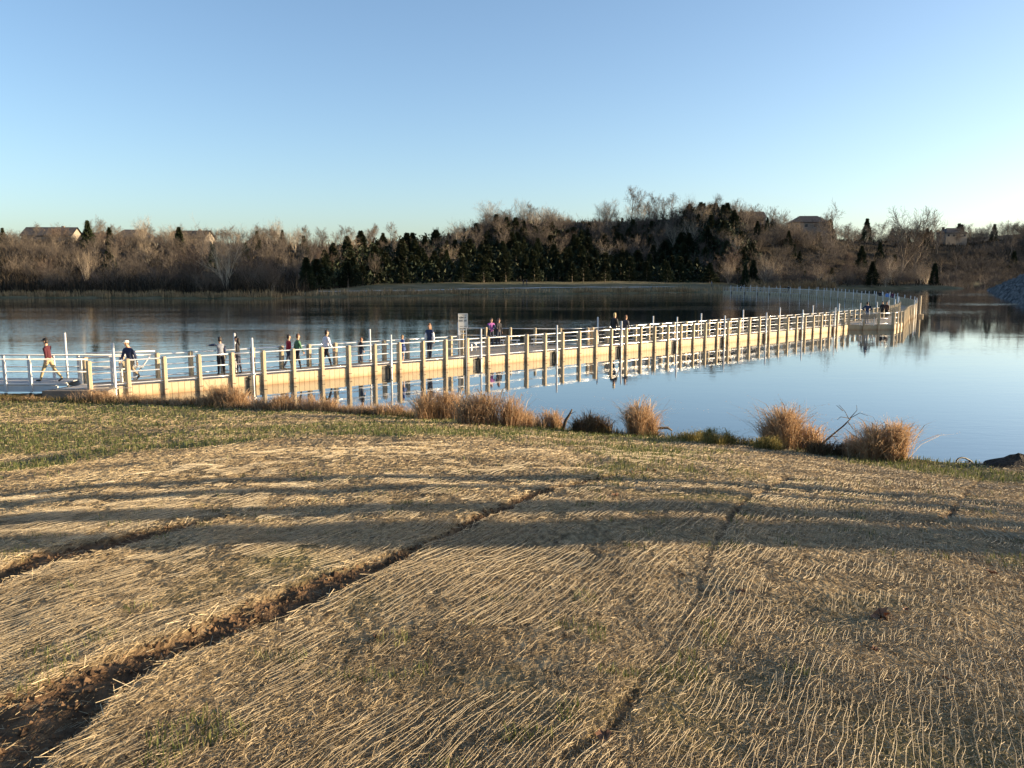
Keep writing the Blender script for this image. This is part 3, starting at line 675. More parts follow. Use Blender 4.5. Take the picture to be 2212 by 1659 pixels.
bench((bx_[0], bx_[1], DECK), R(5), 'brown bench with its back to the camera on the near platform at the bend', True, bench_m, 1.3)
for i, (x, y, rz, lab) in enumerate([(-1.9, 46.6, 50, 'pale backless bench nearest the sign on the side platform'), (-.1, 48.2, 0, 'pale backless bench in the middle of the side platform'), (1.7, 48.9, 0, 'pale backless bench at the right end of the side platform')]):
    bench((x, y, DECK), R(rz), lab, False, white_m, 1.1)
b_far = pt(s_at_px(1976, 0) + 82, WID + .0)
sg = pt(s_at_px(1001, .0), -.02); _, fS, LS = on(s_at_px(1001, .0))
sign = empty('notice_sign', (*sg, 0), math.atan2(-sg[0], sg[1]) * -1 + R(-6), label='small white notice sign on two legs above the bridge rail', category='sign')
sign.rotation_euler = (0, 0, R(9))
for x in (-.17, .17): mb = MB(); mb.box((x, 0, 1.1), (.05, .05, 2.55)); mb.build('leg', white_m, sign)
for z in (1.72, 1.9): mb = MB(); mb.box((0, 0, z), (.34, .04, .055)); mb.build('rung', white_m, sign)
mb = MB(); mb.box((0, -.03, 2.36), (.47, .03, .70)); brd = mb.build('board', mat('sign_board', (.78, .74, .66), .5, (.70, .66, .58), 6), sign)
ink = mat('sign_ink', (.05, .035, .025), .7); mb = MB()
mb.box((.06, -.046, 2.645), (.22, .002, .018))
for row, (z, hgt_, xs_) in enumerate([(2.52, .10, [-.17, -.10, -.03, .04, .11]), (2.36, .11, [-.17, -.09, -.01, .08, .15])]):
    for i, x in enumerate(xs_):
        mb.box((x - .018, -.046, z), (.018, .002, hgt_)); mb.box((x + .004, -.0462, z + (hgt_ / 2 - .012 if (i + row) % 2 else 0)), (.04, .002, .02))
        if (i + row) % 3: mb.box((x + .022, -.0464, z + .01), (.016, .002, hgt_ * .8))
for x in (-.09, .11): mb.box((x, -.046, 2.08), (.15, .002, .018))
mb.build('lettering', ink, brd)
mb = MB()
for x in (-.235, .235): mb.box((x, -.035, 2.36), (.02, .05, .72))
for z in (2.0, 2.72): mb.box((0, -.035, z), (.48, .052, .02))
mb.build('frame', white_m, brd)

# ------------------------------------------------------------------ people
skin_m = mat('skin', (.50, .30, .20), .55); skin2_m = mat('tan_skin', (.36, .20, .12), .55)
def cloth(name, c): return mat(name, c, .9, tuple(min(1, x * 1.35) for x in c), 9, bump=.006, bscale=25)
black_c = cloth('black_cloth', (.018, .018, .022)); shoe_m = mat('dark_shoe', (.05, .045, .04), .7); face_m = mat('face_dark', (.06, .03, .025), .6)
HAND = None
def hand_mesh():
    """palm with four fingers of unequal length and a thumb leaving the side, slightly curled; fingers point to -z, thumb to +x"""
    mb = MB(); mb.ball((0, 0, -.045), (.040, .017, .055), None, 8, 6)
    for i, l in enumerate((.062, .072, .068, .052)):
        x = .030 - i * .020; mb.tube([(x, 0, -.078), (x * 1.05, .006, -.078 - l * .5), (x * 1.05, .022, -.078 - l)], [.0095, .0088, .006], 6)
    mb.tube([(.034, .004, -.03), (.058, .012, -.055), (.062, .022, -.085)], [.012, .0105, .007], 6)
    return mb
def person(loc, rz, h, label, top, pants, pose, hair=(.03, .02, .015), hair_style='short', sleeves=True, legs=True, skin=None, shoes=None, cap=None, bulk=1.12, sleeve_m=None, dress=None, group=None, fem=False):
    """local +x is forward; one continuous skinned body, hair, cap, hands as children"""
    skin = skin or skin_m; shoes = shoes or shoe_m; k = h / 1.75
    lean = R(pose.get('lean', 3)); hipL, hipR = R(pose.get('hipL', 5)), R(pose.get('hipR', -5)); kneL, kneR = R(pose.get('kneL', 3)), R(pose.get('kneR', 3))
    shL, shR = R(pose.get('shL', 0)), R(pose.get('shR', 0)); elL, elR = R(pose.get('elL', 12)), R(pose.get('elR', 12)); abL, abR = R(pose.get('abL', 9)), R(pose.get('abR', 9)); turn = R(pose.get('turn', 0)); nod = R(pose.get('nod', 0))
    V, E, Rd, tag = [], [], [], []
    def add(p, r, par, tg):
        V.append(np.array(p, float)); Rd.append(r if isinstance(r, tuple) else (r, r)); tag.append(tg)
        if par is not None: E.append((par, len(V) - 1))
        return len(V) - 1
    up = np.array([math.sin(lean), 0, math.cos(lean)])
    pel = add((0, 0, 0), (.135 * bulk, .115 * bulk), None, 'p'); b_ = bulk
    w1 = add(up * .13, (.130 * b_, .105 * b_), pel, 't'); w2 = add(up * .27, (.145 * b_, .115 * b_), w1, 't'); ch = add(up * .41, ((.165 if not fem else .148) * b_, .115 * b_), w2, 't')
    nk = add(up * .505, (.066, .064), ch, 'n'); hd0 = up * .565 + np.array([.015 + .05 * math.sin(nod), 0, 0]); n2 = add(hd0, (.068, .072), nk, 'h')
    hc = up * .565 + np.array([.025 + .12 * math.sin(nod), 0, .10]); hd = add(hc, (.083, .100), n2, 'h'); ht = add(hc + np.array([.0, 0, .085]), (.060, .070), hd, 'h')
    hands = []
    for sgn, sh, el, ab in ((1, shL, elL, abL), (-1, shR, elR, abR)):
        s0 = up * .435 + np.array([0, sgn * (.185 if not fem else .165), 0]); si = add(s0, .066 * b_, ch, 'a')
        fw = np.array([math.sin(sh) * math.cos(ab), sgn * math.sin(ab), -math.cos(sh) * math.cos(ab)]); e = s0 + fw * .28; ei = add(e, .050 * b_, si, 'a')
        tw = sgn * R(pose.get('in', 0)); fw2 = np.array([math.sin(sh + el) * math.cos(ab), sgn * math.sin(ab) - tw, -math.cos(sh + el) * math.cos(ab)]); fw2 /= np.linalg.norm(fw2)
        mi = add(e + fw2 * .13, .042 * b_, ei, 'f'); wr = e + fw2 * .245; wi = add(wr, .031, mi, 'f'); hands.append((wr, fw2, sgn))
    feet = []
    for sgn, hp, kn in ((1, hipL, kneL), (-1, hipR, kneR)):
        h0 = np.array([0, sgn * .09, -.06]); hi = add(h0, (.095 * b_, .10 * b_), pel, 'l')
        d1 = np.array([math.sin(hp), 0, -math.cos(hp)]); m_ = h0 + d1 * .22; mi = add(m_, (.082, .088), hi, 'l'); kn_ = h0 + d1 * .42; ki = add(kn_, .062, mi, 's')
        d2 = np.array([math.sin(hp - kn), 0, -math.cos(hp - kn)]); c_ = kn_ + d2 * .16; ci = add(c_, (.060, .062), ki, 's'); a_ = kn_ + d2 * .40; ai = add(a_, .042, ci, 's')
        fp = max(0, (hp - kn) * -1) * .8; d3 = np.array([math.cos(fp), sgn * .12, -math.sin(fp)])
        he = a_ + np.array([-.02, 0, -.045]); fi = add(he, .044, ai, 'o'); toe = he + d3 * .13 + np.array([0, 0, -.008]); ti = add(toe, (.044, .036), fi, 'o'); tp = he + d3 * .20 + np.array([0, 0, -.014]); add(tp, (.033, .024), ti, 'o'); feet += [he[2] - .048, toe[2] - .036, tp[2] - .024]
    V = np.array(V); z0 = min(feet); V[:, 2] -= z0; V *= k
    me = bpy.data.meshes.new('b'); me.from_pydata([tuple(v) for v in V], E, []); ob = bpy.data.objects.new('b', me); col.objects.link(ob)
    md = ob.modifiers.new('s', 'SKIN'); md.use_smooth_shade = True; md.branch_smoothing = .4
    for i, sv in enumerate(me.skin_vertices[0].data): sv.radius = (Rd[i][0] * k, Rd[i][1] * k); sv.use_root = (i == 0)
    ob.modifiers.new('u', 'SUBSURF').levels = 1
    dg = bpy.context.evaluated_depsgraph_get(); ev = ob.evaluated_get(dg); bm2 = bpy.data.meshes.new_from_object(ev); bpy.data.objects.remove(ob); bpy.data.meshes.remove(me)
    bm2.name = 'body'; bm2.materials.clear(); mats = [top, pants, skin, shoes, sleeve_m or top]
    for q in mats: bm2.materials.append(q)
    nf = len(bm2.polygons); C = np.zeros(nf * 3); bm2.polygons.foreach_get('center', C); C = C.reshape(-1, 3); best = np.full(nf, 1e9); mi = np.zeros(nf, int)
    mp_ = {'p': 1, 't': 0, 'n': 2, 'h': 2, 'a': 4, 'f': 4 if sleeves else 2, 'l': 1, 's': 1 if legs else 2, 'o': 3}
    if not legs: mp_['l'] = 1
    for a, c in E:
        A, Bv = V[a], V[c]; e = Bv - A; tt_ = np.clip(((C - A) @ e) / (e @ e), 0, 1); d_ = np.linalg.norm(C - A - tt_[:, None] * e, axis=1) / (max(Rd[a]) + max(Rd[c])); tg = tag[c]
        if tag[a] == 'p' and tg == 't': tg = 't'
        if tag[a] == 't' and tg == 'n': tg = 't' 
        if tag[a] == 't' and tg == 'a': tg = 't'
        ii = d_ < best; best[ii] = d_[ii]; mi[ii] = mp_[tg]
    nz = V[nk][2]; mi[(C[:, 2] > nz - .005 * k) & (np.linalg.norm(C[:, :2] - V[nk][:2], axis=1) < .13 * k)] = 2
    bm2.polygons.foreach_set('material_index', mi.astype(np.int32)); bm2.update()
    root = empty('person', loc, rz, label=label, category='person')
    if group: root['group'] = group
    link('body', bm2, root)
    H = V[hd]; ax = [(math.cos(turn), math.sin(turn), 0), (-math.sin(turn), math.cos(turn), 0), (0, 0, 1)]; A3 = np.array(ax)
    hm = mat('hair', hair, .6); mb = MB(); hr = np.array([.098, .086, .120]) * k
    mb.ball(H + np.array([-.012, 0, .038]) * k @ A3, hr, A3, 12, 6, 0, R(78 if hair_style == 'short' else 86))
    mb.ball(H + np.array([-.035, 0, .01]) * k @ A3, hr * np.array([.75, .98, .95]), A3, 10, 6)
    if hair_style == 'long': mb.tube([H + np.array(q) * k @ A3 for q in ((-.06, 0, .05), (-.085, 0, -.08), (-.10, 0, -.22), (-.095, 0, -.33))], np.array([.07, .085, .08, .03]) * k, 10)
    if hair_style == 'bun': mb.ball(H + np.array([-.11, 0, .06]) * k @ A3, .045 * k)
    mb.build('hair', hm, root, True)
    mb = MB(); mb.tube([H + np.array((.075, 0, .035)) * k @ A3, H + np.array((.108, 0, -.005)) * k @ A3], np.array([.010, .017]) * k, 6); mb.build('nose', skin, root, True)
    for sgn in (1, -1):
        mb = MB(); mb.ball(H + np.array((.078, sgn * .034, .030)) * k @ A3, np.array([.012, .014, .009]) * k, A3, 6, 4); mb.build('eye', face_m, root)
        mb = MB(); mb.ball(H + np.array((-.005, sgn * .083, .005)) * k @ A3, np.array([.022, .012, .032]) * k, A3, 6, 5); mb.build('ear', skin, root)
    mb = MB(); mb.box(H + np.array((.082, 0, -.045)) * k @ A3, np.array([.012, .045, .010]) * k, A3); mb.build('mouth', face_m, root)
    if cap is not None:
        cp = MB(); cp.ball(H + np.array([-.005, 0, .045]) * k @ A3, np.array([.112, .098, .105]) * k, A3, 14, 6, 0, R(88)); cm = mat('cap', cap, .85); co = cp.build('cap', cm, root, True)
        br = MB(); br.ball(H + np.array([.10, 0, .055]) * k @ A3, np.array([.085, .075, .012]) * k, A3, 12, 4); br.build('brim', cm, co)
    for wr, fd, sgn in hands:
        hb = hand_mesh(); Vh = np.concatenate(hb.V) * k; zz = -fd; xx = np.array([1, 0, 0]) - zz * zz[0]; xx = xx / (np.linalg.norm(xx) + 1e-6) if np.linalg.norm(xx) > .2 else np.array([0, 0, 1.0]); yy = np.cross(zz, xx) * (-sgn)
        Vh = Vh @ np.array([xx, yy, zz]) + (wr - np.array([0, 0, z0])) * k; hb.V = [Vh]; hb.build('hand', skin, root, True)
    if dress is not None:
        mb = MB(); ring = []
        P0 = V[pel]; mb.tube([P0 + np.array((0, 0, .10)) * k, P0 + np.array((0, 0, -.05)) * k, P0 + np.array((0, 0, -.24)) * k], np.array([.14, .18, .23]) * k, 12, cap=False); mb.build('skirt', dress, root, True)
    return root
def heading(s_, rev=False):
    f = on(s_)[1] * (-1 if rev else 1); return math.atan2(f[1], f[0])
def walk(x, l, h, label, rev, *a, dz=0, drz=0, **kw):
    s_ = s_at_px(x, l); q = pt(s_, l); return person((q[0], q[1], DECK + dz), heading(s_, rev) + R(drz), h, label, *a, **kw)
stride = dict(lean=5, hipL=26, kneL=6, hipR=-24, kneR=14, shL=-22, shR=18)
stride2 = dict(lean=10, hipL=30, kneL=22, hipR=-32, kneR=18, shL=-20, shR=15, nod=25)
khaki = cloth('khaki', (.33, .26, .15)); jean = cloth('dark_denim', (.035, .04, .06)); navy = cloth('navy', (.025, .035, .075)); maroon = cloth('maroon', (.055, .010, .016)); grey_c = cloth('grey_cloth', (.17, .18, .21))
red_c = cloth('red', (.26, .02, .03)); green_c = cloth('green_knit', (.055, .13, .075)); pale = cloth('pale_shirt', (.55, .54, .60)); blue_c = cloth('blue_dress', (.06, .09, .22)); purple = cloth('purple', (.30, .09, .28)); teal = cloth('teal', (.05, .30, .32)); lblue = cloth('light_blue', (.16, .28, .55)); white_c = cloth('white_cloth', (.62, .62, .64)); brown_c = cloth('brown_pants', (.20, .16, .11))
gx = (100 - CX) / F * (yN + .9)
person((gx, yN + .9, DECK), math.pi, 1.76, 'man in a black cap and maroon jacket striding left along the gangway', maroon, khaki, dict(stride, shL=-16, shR=20, abL=12), bulk=1.17, cap=(.012, .012, .014))
walk(284, .95, 1.74, 'man in a cream cap and navy hooded jacket striding towards the gangway', True, navy, brown_c, stride2, cap=(.72, .66, .55), bulk=1.18, drz=35)
walk(478, 1.0, 1.60, 'boy in grey shirt with navy sleeves pointing out over the water', False, grey_c, black_c, dict(hipL=8, hipR=-10, kneR=8, shL=86, elL=0, abL=25, shR=-5), sleeve_m=navy, drz=85, fem=True)
walk(516, 1.0, 1.60, 'person with long black hair in a black coat beside the pointing boy', True, black_c, jean, dict(hipL=4, hipR=-6, abR=22, abL=14), hair=(.01, .01, .012), hair_style='long', fem=True, drz=-30)
walk(624, 1.25, 1.55, 'child in a red jacket half hidden behind the green sweater', False, red_c, jean, dict(hipL=18, kneL=8, hipR=-16, kneR=12, shL=10, elL=50), fem=True)
walk(643, .85, 1.60, 'person in a green sweater and dark trousers walking away', False, green_c, black_c, dict(hipL=16, kneL=6, hipR=-18, kneR=14, shL=-12, shR=12), hair=(.10, .05, .03), fem=True)
walk(707, .8, 1.74, 'man in a pale long-sleeved shirt and black trousers walking right', False, pale, black_c, dict(lean=3, hipL=24, kneL=8, hipR=-24, kneR=14, shL=-8, shR=10, elR=20))
walk(781, 1.3, 1.22, 'small child with reddish hair in dark clothes behind a bridge post', False, black_c, jean, dict(hipL=8, hipR=-8), hair=(.22, .09, .04), fem=True)
walk(872, 1.15, 1.25, 'small girl in a blue dress with bare legs on the bridge', True, blue_c, blue_c, dict(hipL=5, hipR=-6, shL=15, elL=30), hair=(.25, .15, .07), legs=False, dress=blue_c, fem=True, shoes=skin_m)
walk(930, .9, 1.78, 'woman in a white jacket over a navy top facing the camera', True, navy, jean, dict(hipL=6, hipR=-6, abL=14, abR=14), hair=(.16, .08, .04), hair_style='long', sleeve_m=white_c, bulk=1.18, fem=True, drz=20)
person((-1.25, 49.6, DECK), R(-70), 1.64, 'girl in a purple top standing on the side platform', purple, jean, dict(hipL=4, hipR=-4, shL=25, elL=60, shR=20, elR=60), hair=(.05, .03, .02), hair_style='long', sleeve_m=navy, fem=True)
person((-.82, 49.8, DECK), R(-50), 1.62, 'person in a dark coat right of the girl in purple', black_c, jean, dict(hipL=4, hipR=-4, shR=15, elR=50), hair=(.07, .04, .03), hair_style='long', fem=True, bulk=1.20)
walk(1326, 1.2, 1.86, 'blond person in a dark jacket with a turquoise collar', False, black_c, jean, dict(hipL=10, hipR=-10), hair=(.50, .36, .16), hair_style='short', bulk=1.25)
walk(1350, 1.0, 1.70, 'short-haired person in a charcoal jacket beside the bright rail', False, cloth('charcoal', (.05, .05, .06)), jean, dict(hipL=12, hipR=-12), hair=(.20, .10, .05), bulk=1.18)
mp0 = at(1880, 700.5, DECK)
person((mp0[0], mp0[1] + .75, DECK), R(80), 1.86, 'man in a navy shirt with hands on hips behind the bench', navy, grey_c, dict(hipL=3, hipR=-3, abL=42, abR=42, elL=20, elR=20, **{'in': 95}), bulk=1.30)
walk(1905, .9, 1.66, 'person in black on the bridge just right of the bench, left one', True, black_c, black_c, dict(hipL=6, hipR=-6, shL=20, elL=60), fem=True, bulk=1.20)
walk(1914, .5, 1.64, 'person in dark brown on the bridge just right of the bench, right one', True, cloth('dark_brown', (.05, .025, .02)), black_c, dict(hipL=6, hipR=-6), fem=True, bulk=1.20)
sb0 = s_at_px(1976, 0)
def far_p(s_, l, *a, **kw): q = pt(s_, l); return person((q[0], q[1], DECK), heading(s_), *a, **kw)
ssb = [s_ for s_ in np.arange(sb0, sb0 + 120, .5)]
def s_far(x, l): return min(ssb[30:], key=lambda s_: abs(px_of(*pt(s_, l), DECK)[0] - x))
far_p(s_far(1916, 1.2), 1.2, 1.75, 'person in a light blue top past the bend of the bridge', lblue, jean, dict(hipL=8, hipR=-8), fem=True, bulk=1.20)
far_p(s_far(1927, .7), .7, 1.78, 'person with red and navy clothes right of the light blue top', cloth('red_navy', (.10, .03, .06)), navy, dict(hipL=8, hipR=-8), sleeve_m=navy)
far_p(s_far(1900, 1.3), 1.3, 1.80, 'dark figure past the bend, left of the light blue top', black_c, black_c, dict(hipL=10, hipR=-10))
far_p(s_far(1704, 1.0), 1.0, 1.7, 'dark figure in the middle of the far stretch of bridge', black_c, black_c, dict(hipL=10, hipR=-10))
far_p(s_far(1601, 1.0), 1.0, 1.75, 'dark figure near the far end of the bridge', black_c, black_c, dict(hipL=15, hipR=-15), sleeve_m=white_c)
for x, y, tp, lab in ((1537, 620, grey_c, 'figure in grey on the far bank where the bridge lands'), (669, 617, white_c, 'figure in a white top on the far path at the left'), (651, 617, purple, 'figure in purple left of the white top on the far path'), (1130.5, 618, black_c, 'left of the two dark figures on the far lawn'), (1138, 618, navy, 'right of the two dark figures on the far lawn')):
    q = cast_far(x, y); person((q[0], q[1], zf1(q[0], q[1])), R(random.uniform(0, 360)), 1.72, lab, tp, jean, dict(hipL=12, hipR=-12))
print('people done')

# ------------------------------------------------------------------ trees
bark_m = mat('bark', (.17, .135, .10), .9, (.26, .21, .16), 2, objvar=.25); twig_m = mat('twigs', (.10, .080, .062), .9, (.155, .122, .092), .6, objvar=.28)
pale_twig_m = mat('pale_twigs', (.25, .195, .135), .9, (.33, .255, .175), .6, objvar=.15); red_twig_m = mat('reddish_twigs', (.12, .084, .062), .9, (.165, .117, .087), .6, objvar=.2)
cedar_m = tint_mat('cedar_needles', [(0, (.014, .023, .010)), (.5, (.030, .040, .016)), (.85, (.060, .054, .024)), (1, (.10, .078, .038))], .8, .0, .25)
def grow_tree(seed, h, style='tree', wid=.5, dens=1.0):
    """returns limb and twig meshes of a bare tree of height h standing at the origin"""
    rd = random.Random(seed); segs = []; tw = []
    def vec(): return np.array([rd.gauss(0, 1), rd.gauss(0, 1), rd.gauss(0, 1)])
    def branch(p, d, L, r, lev, maxlev):
        n = 4 if lev < 2 else 3; pts = [p]; dd = d.copy(); rs = [r]
        for i in range(n):
            dd = dd + vec() * (.10 + .05 * lev) + np.array([0, 0, .06 if lev else .03]); dd /= np.linalg.norm(dd); pts.append(pts[-1] + dd * L / n); rs.append(r * (1 - .75 * (i + 1) / n))
        if lev < maxlev - 1: segs.append((np.array(pts), np.array(rs)))
        else: tw.append((np.array(pts), r))
        if lev >= maxlev: return
        nc = {0: 9, 1: 7, 2: 6, 3: 5}[min(lev, 3)] if style != 'shrub' else {0: 6, 1: 6, 2: 5, 3: 4}[min(lev, 3)]
        nc = max(2, int(nc * dens + rd.random()))
        st = .28 if lev == 0 and style == 'tree' else .2
        for c in range(nc):
            f = st + (1 - st) * (c + rd.random()) / nc; f = min(f, .98); k = f * n; i = min(int(k), n - 1); q = pts[i] + (pts[i + 1] - pts[i]) * (k - i)
            a = rd.uniform(.45, .95) if lev == 0 else rd.uniform(.35, .85); s_ = vec(); s_ -= dd * (s_ @ dd); s_ /= np.linalg.norm(s_) + 1e-6
            nd = dd * math.cos(a) + s_ * math.sin(a); nd[2] += .18; nd /= np.linalg.norm(nd)
            branch(q, nd, L * rd.uniform(.42, .62) * (1.15 - .55 * f if lev == 0 else 1.0) * (wid * 2 if lev == 0 else 1), max(r * (1 - .75 * f) * .6, .008), lev + 1, maxlev)
    if style == 'tree': branch(np.zeros(3), np.array([0, 0, 1.0]), h * .92, h * .018, 0, 4)
    else:
        ns = 7 if style == 'vase' else 16
        for i in range(ns):
            a = 2 * math.pi * i / ns + rd.uniform(-.3, .3); t_ = rd.uniform(.08, .42) if style == 'vase' else rd.uniform(.1, .85)
            d = np.array([math.sin(t_) * math.cos(a), math.sin(t_) * math.sin(a), math.cos(t_)]); L = h * rd.uniform(.72, 1.0) / (math.cos(t_) ** .35) * (1 if style == 'vase' else .9)
            branch(np.array([.25 * math.cos(a), .25 * math.sin(a), -.1]) * rd.random(), d, L * (1 if t_ < .6 else .8), h * (.010 if style == 'vase' else .005), 1, 4)
    mb = MB()
    for P, r in segs: mb.tube(P, np.maximum(r, .006), 5 if r[0] > .05 else 3, cap=False)
    # twigs: thin crossed ribbons
    V, Q = [], []; b0 = 0
    for P, r in tw:
        w0 = .011 + h * .0007; d = P[-1] - P[0]; s_ = np.cross(d, vec()); s_ /= np.linalg.norm(s_) + 1e-6; n = len(P)
        wv = np.linspace(w0, w0 * .45, n)[:, None] * s_; V.append(np.concatenate([P - wv, P + wv])); Q += [[b0 + i, b0 + i + 1, b0 + n + i + 1, b0 + n + i] for i in range(n - 1)]; b0 += 2 * n
    top = max(p[0][:, 2].max() for p in tw); 
    return mb, (np.concatenate(V), np.array(Q)), top
def protos(kind, seeds, h, style, wid, tm, bm=None, dens=1.0):
    out = []
    for sd in seeds:
        mb, (V, Q), top = grow_tree(sd, h, style, wid, dens); k = h / top
        for i in range(len(mb.V)): mb.V[i] = mb.V[i] * k
        out.append((mb.mesh('trunk', bm or bark_m), mesh_np('crown', V * k, Q, tm), h))
    return out
T_tree = protos('t', (1, 2, 3, 4), 10, 'tree', .5, twig_m); T_vase = protos('v', (11, 12, 13), 10, 'vase', .5, pale_twig_m, mat('pale_bark', (.50, .42, .31), .85, (.58, .49, .37), 1.5, objvar=.15))
T_shrub = protos('s', (21, 22, 23), 6, 'shrub', .5, twig_m, dens=.95); T_red = protos('r', (31, 32), 6, 'vase', .5, red_twig_m, dens=1.0)
def cedar_proto(seed, h):
    r_ = np.random.default_rng(seed); n = 3600; f = r_.random(n) ** .75; z = h * (.05 + .95 * f); R0 = h * .25 * (1 - f) ** .95 * (.6 + .7 * vnoise(f * 8, f * 0 + seed, 1, seed)) + .10
    a = r_.random(n) * 2 * math.pi; lob = .75 + .35 * np.sin(a * 3 + z * 1.7 + seed) * np.sin(z * 2.3 + a); rad = R0 * lob * np.sqrt(r_.uniform(.25, 1.0, n))
    c = np.stack([np.cos(a) * rad, np.sin(a) * rad, z], 1); s = r_.uniform(.14, .42, n) * (h / 9)
    d = np.stack([np.cos(a), np.sin(a), r_.uniform(.2, 1.4, n)], 1) + r_.normal(0, .35, (n, 3)); d /= np.linalg.norm(d, axis=1)[:, None]; q = np.cross(d, r_.normal(0, 1, (n, 3))); q /= np.linalg.norm(q, axis=1)[:, None] + 1e-6
    V = np.stack([c - q * (s * .4)[:, None], c + q * (s * .4)[:, None], c + d * (s * 1.3)[:, None]], 1).reshape(-1, 3); T = np.arange(3 * n).reshape(-1, 3)
    tint = np.repeat(np.clip(r_.beta(2, 3, n) * .8 + .35 * (f > .75) * r_.random(n), 0, 1), 3); mb = MB(); mb.tube([(0, 0, -.3), (.05, 0, h * .5), (0, 0, h * .97)], [h * .018, h * .012, .01], 5)  # brownish tips, made paler up top to stand in for sunlight
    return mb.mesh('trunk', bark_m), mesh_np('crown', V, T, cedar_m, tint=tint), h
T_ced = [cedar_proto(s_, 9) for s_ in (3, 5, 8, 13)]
def plant(proto, x, y, h, name, label, group=None, z=None, wide=1.0, cat='tree'):
    if '%' in label: label = label % where(x, y, h)
    tr, cr, h0 = proto; k = h / h0; z = zf1(x, y) - .1 if z is None else z
    e = empty(name, (x, y, z), random.uniform(0, 6.28), label=label, category=cat); e.scale = (k * wide, k * wide, k)
    if group: e['group'] = group
    link('trunk', tr, e); link('crown', cr, e); return e
rt = random.Random(5); pick = rt.choice
def shore_y(x): return float(np.interp(x, [p[0] for p in SHORE[:16]], [p[1] for p in SHORE[:16]]))
def at_px(x, dist): return (x - CX) / F * dist
def spaced(n, gen, dmin, tries=40):
    out = []
    for _ in range(n * tries):
        x, y = gen(); 
        if all((x - a) ** 2 + (y - b_) ** 2 > dmin ** 2 for a, b_ in out): out.append((x, y))
        if len(out) >= n: break
    return out
LM = [(0, 'at the left edge'), (128, 'below the long gable roof'), (225, 'below the feathery skyline tree'), (320, 'below the pale upright tree'), (425, 'near the reddish shore tree'), (495, 'beside the tall pale tree'), (592, 'near the left shore tip'), (720, 'right of the shore tip'), (808, 'behind the lone lawn tree'), (930, 'right of the lone lawn tree'), (1040, 'left of the high ridge'), (1135, 'above the two lawn figures'), (1240, 'right of the lawn figures'), (1358, 'below the tallest ridge tree'), (1440, 'right of the tallest ridge tree'), (1541, 'behind the bridge end'), (1604, 'below the left ridge roof'), (1700, 'behind the lit dry grass'), (1783, 'below the clear skyline tree'), (1860, 'behind the far bridge stretch'), (1950, 'above the bridge bend'), (2042, 'below the pale house'), (2110, 'above the rocky bank tip'), (2212, 'at the right edge')]
ROW = ['front row', 'second row', 'middle of the slope', 'upper slope', 'top of the slope']
def where(x, y, h):
    px = px_of(x, y, zf1(x, y))[0]; d = y - shore_y(min(x, 148)) if x < 150 else y - 400
    return ('small' if h < 6.2 else 'tall' if h > 8.6 else 'mid-sized'), ROW[int(np.clip(d / 25, 0, 4))], min(LM, key=lambda q: abs(q[0] - px))[1]
# single trees that stand out
for px, top_y, dist, pr, lab, wd in [(495, 462, 168, T_vase[0], 'tall pale many-stemmed bare tree on the left far shore', .95), (545, 520, 169, T_red[0], 'reddish bare tree right of the tall pale tree on the shore', 1.0), (592, 535, 166, T_red[1], 'rounded bare tree at the tip of the left far shore', .95), (425, 508, 176, T_red[1], 'reddish spreading bare tree left of the tall pale tree', 1.15),
        (195, 520, 184, T_vase[1], 'slim pale bare tree standing alone among left shore shrubs', .45), (290, 525, 190, T_shrub[0], 'broad brown shrub on the left far bank below the houses', 1.2), (320, 462, 262, T_vase[2], 'pale upright bare tree rising behind the left houses', .7), (225, 463, 275, T_tree[0], 'feathery bare tree on the skyline above the left houses', .9),
        (606, 466, 262, T_vase[1], 'broad bare tree on the skyline left of the dip', 1.0), (808, 545, 214, T_tree[1], 'young bare tree standing alone on the far lawn', .9), (1125, 428, 322, T_vase[2], 'bare tree at the left end of the high ridge', .8), (1358, 404, 335, T_tree[2], 'tallest bare tree on the ridge skyline', 1.0),
        (1412, 419, 338, T_tree[3], 'second tall bare tree on the ridge skyline', 1.0), (1783, 431, 345, T_tree[0], 'bare tree standing clear of the skyline between roofs and gap', .9), (1935, 446, 365, T_tree[1], 'left of two dark rounded bare trees on the right skyline', .9), (1968, 445, 365, T_tree[3], 'right of two dark rounded bare trees on the right skyline', .9), (1650, 535, 246, T_vase[0], 'bare tree behind the lit dry grass at the bridge end', .9), (1570, 525, 262, T_red[0], 'bare tree left of the bridge end shrubs', .9)]:
    x = at_px(px, dist); z = zf1(x, dist) - .1; h = CAMZ + (HORIZON - top_y) * dist / F - z; plant(pr, x, dist, h, 'bare_tree', lab, z=z, wide=wd)
# the left far bank
def left_gen():
    x = rt.uniform(-180, -46); return x, shore_y(x) + 4 + rt.random() ** 1.2 * 88
for x, y in spaced(120, left_gen, 5.0):
    d = y - shore_y(x); pr = pick(T_shrub + T_red + (T_tree if d > 20 else T_shrub) + ([T_vase[1]] if rt.random() < .3 else []))
    plant(pr, x, y, rt.uniform(5.0, 8.5) * (1 if d < 60 else .9), 'bare_shrub', '%s brown leafless shrub, %s, left far bank, %s', 'leafless growth on the left far bank', wide=rt.uniform(1.0, 1.4))
for x, y in spaced(16, lambda: (lambda x: (x, shore_y(x) + rt.uniform(28, 85)))(rt.uniform(-170, -50)), 8):
    plant(pick(T_ced), x, y, rt.uniform(5, 8), 'cedar_tree', '%s dark cedar, %s, left far bank, %s', 'cedars on the left far bank', wide=1.3)
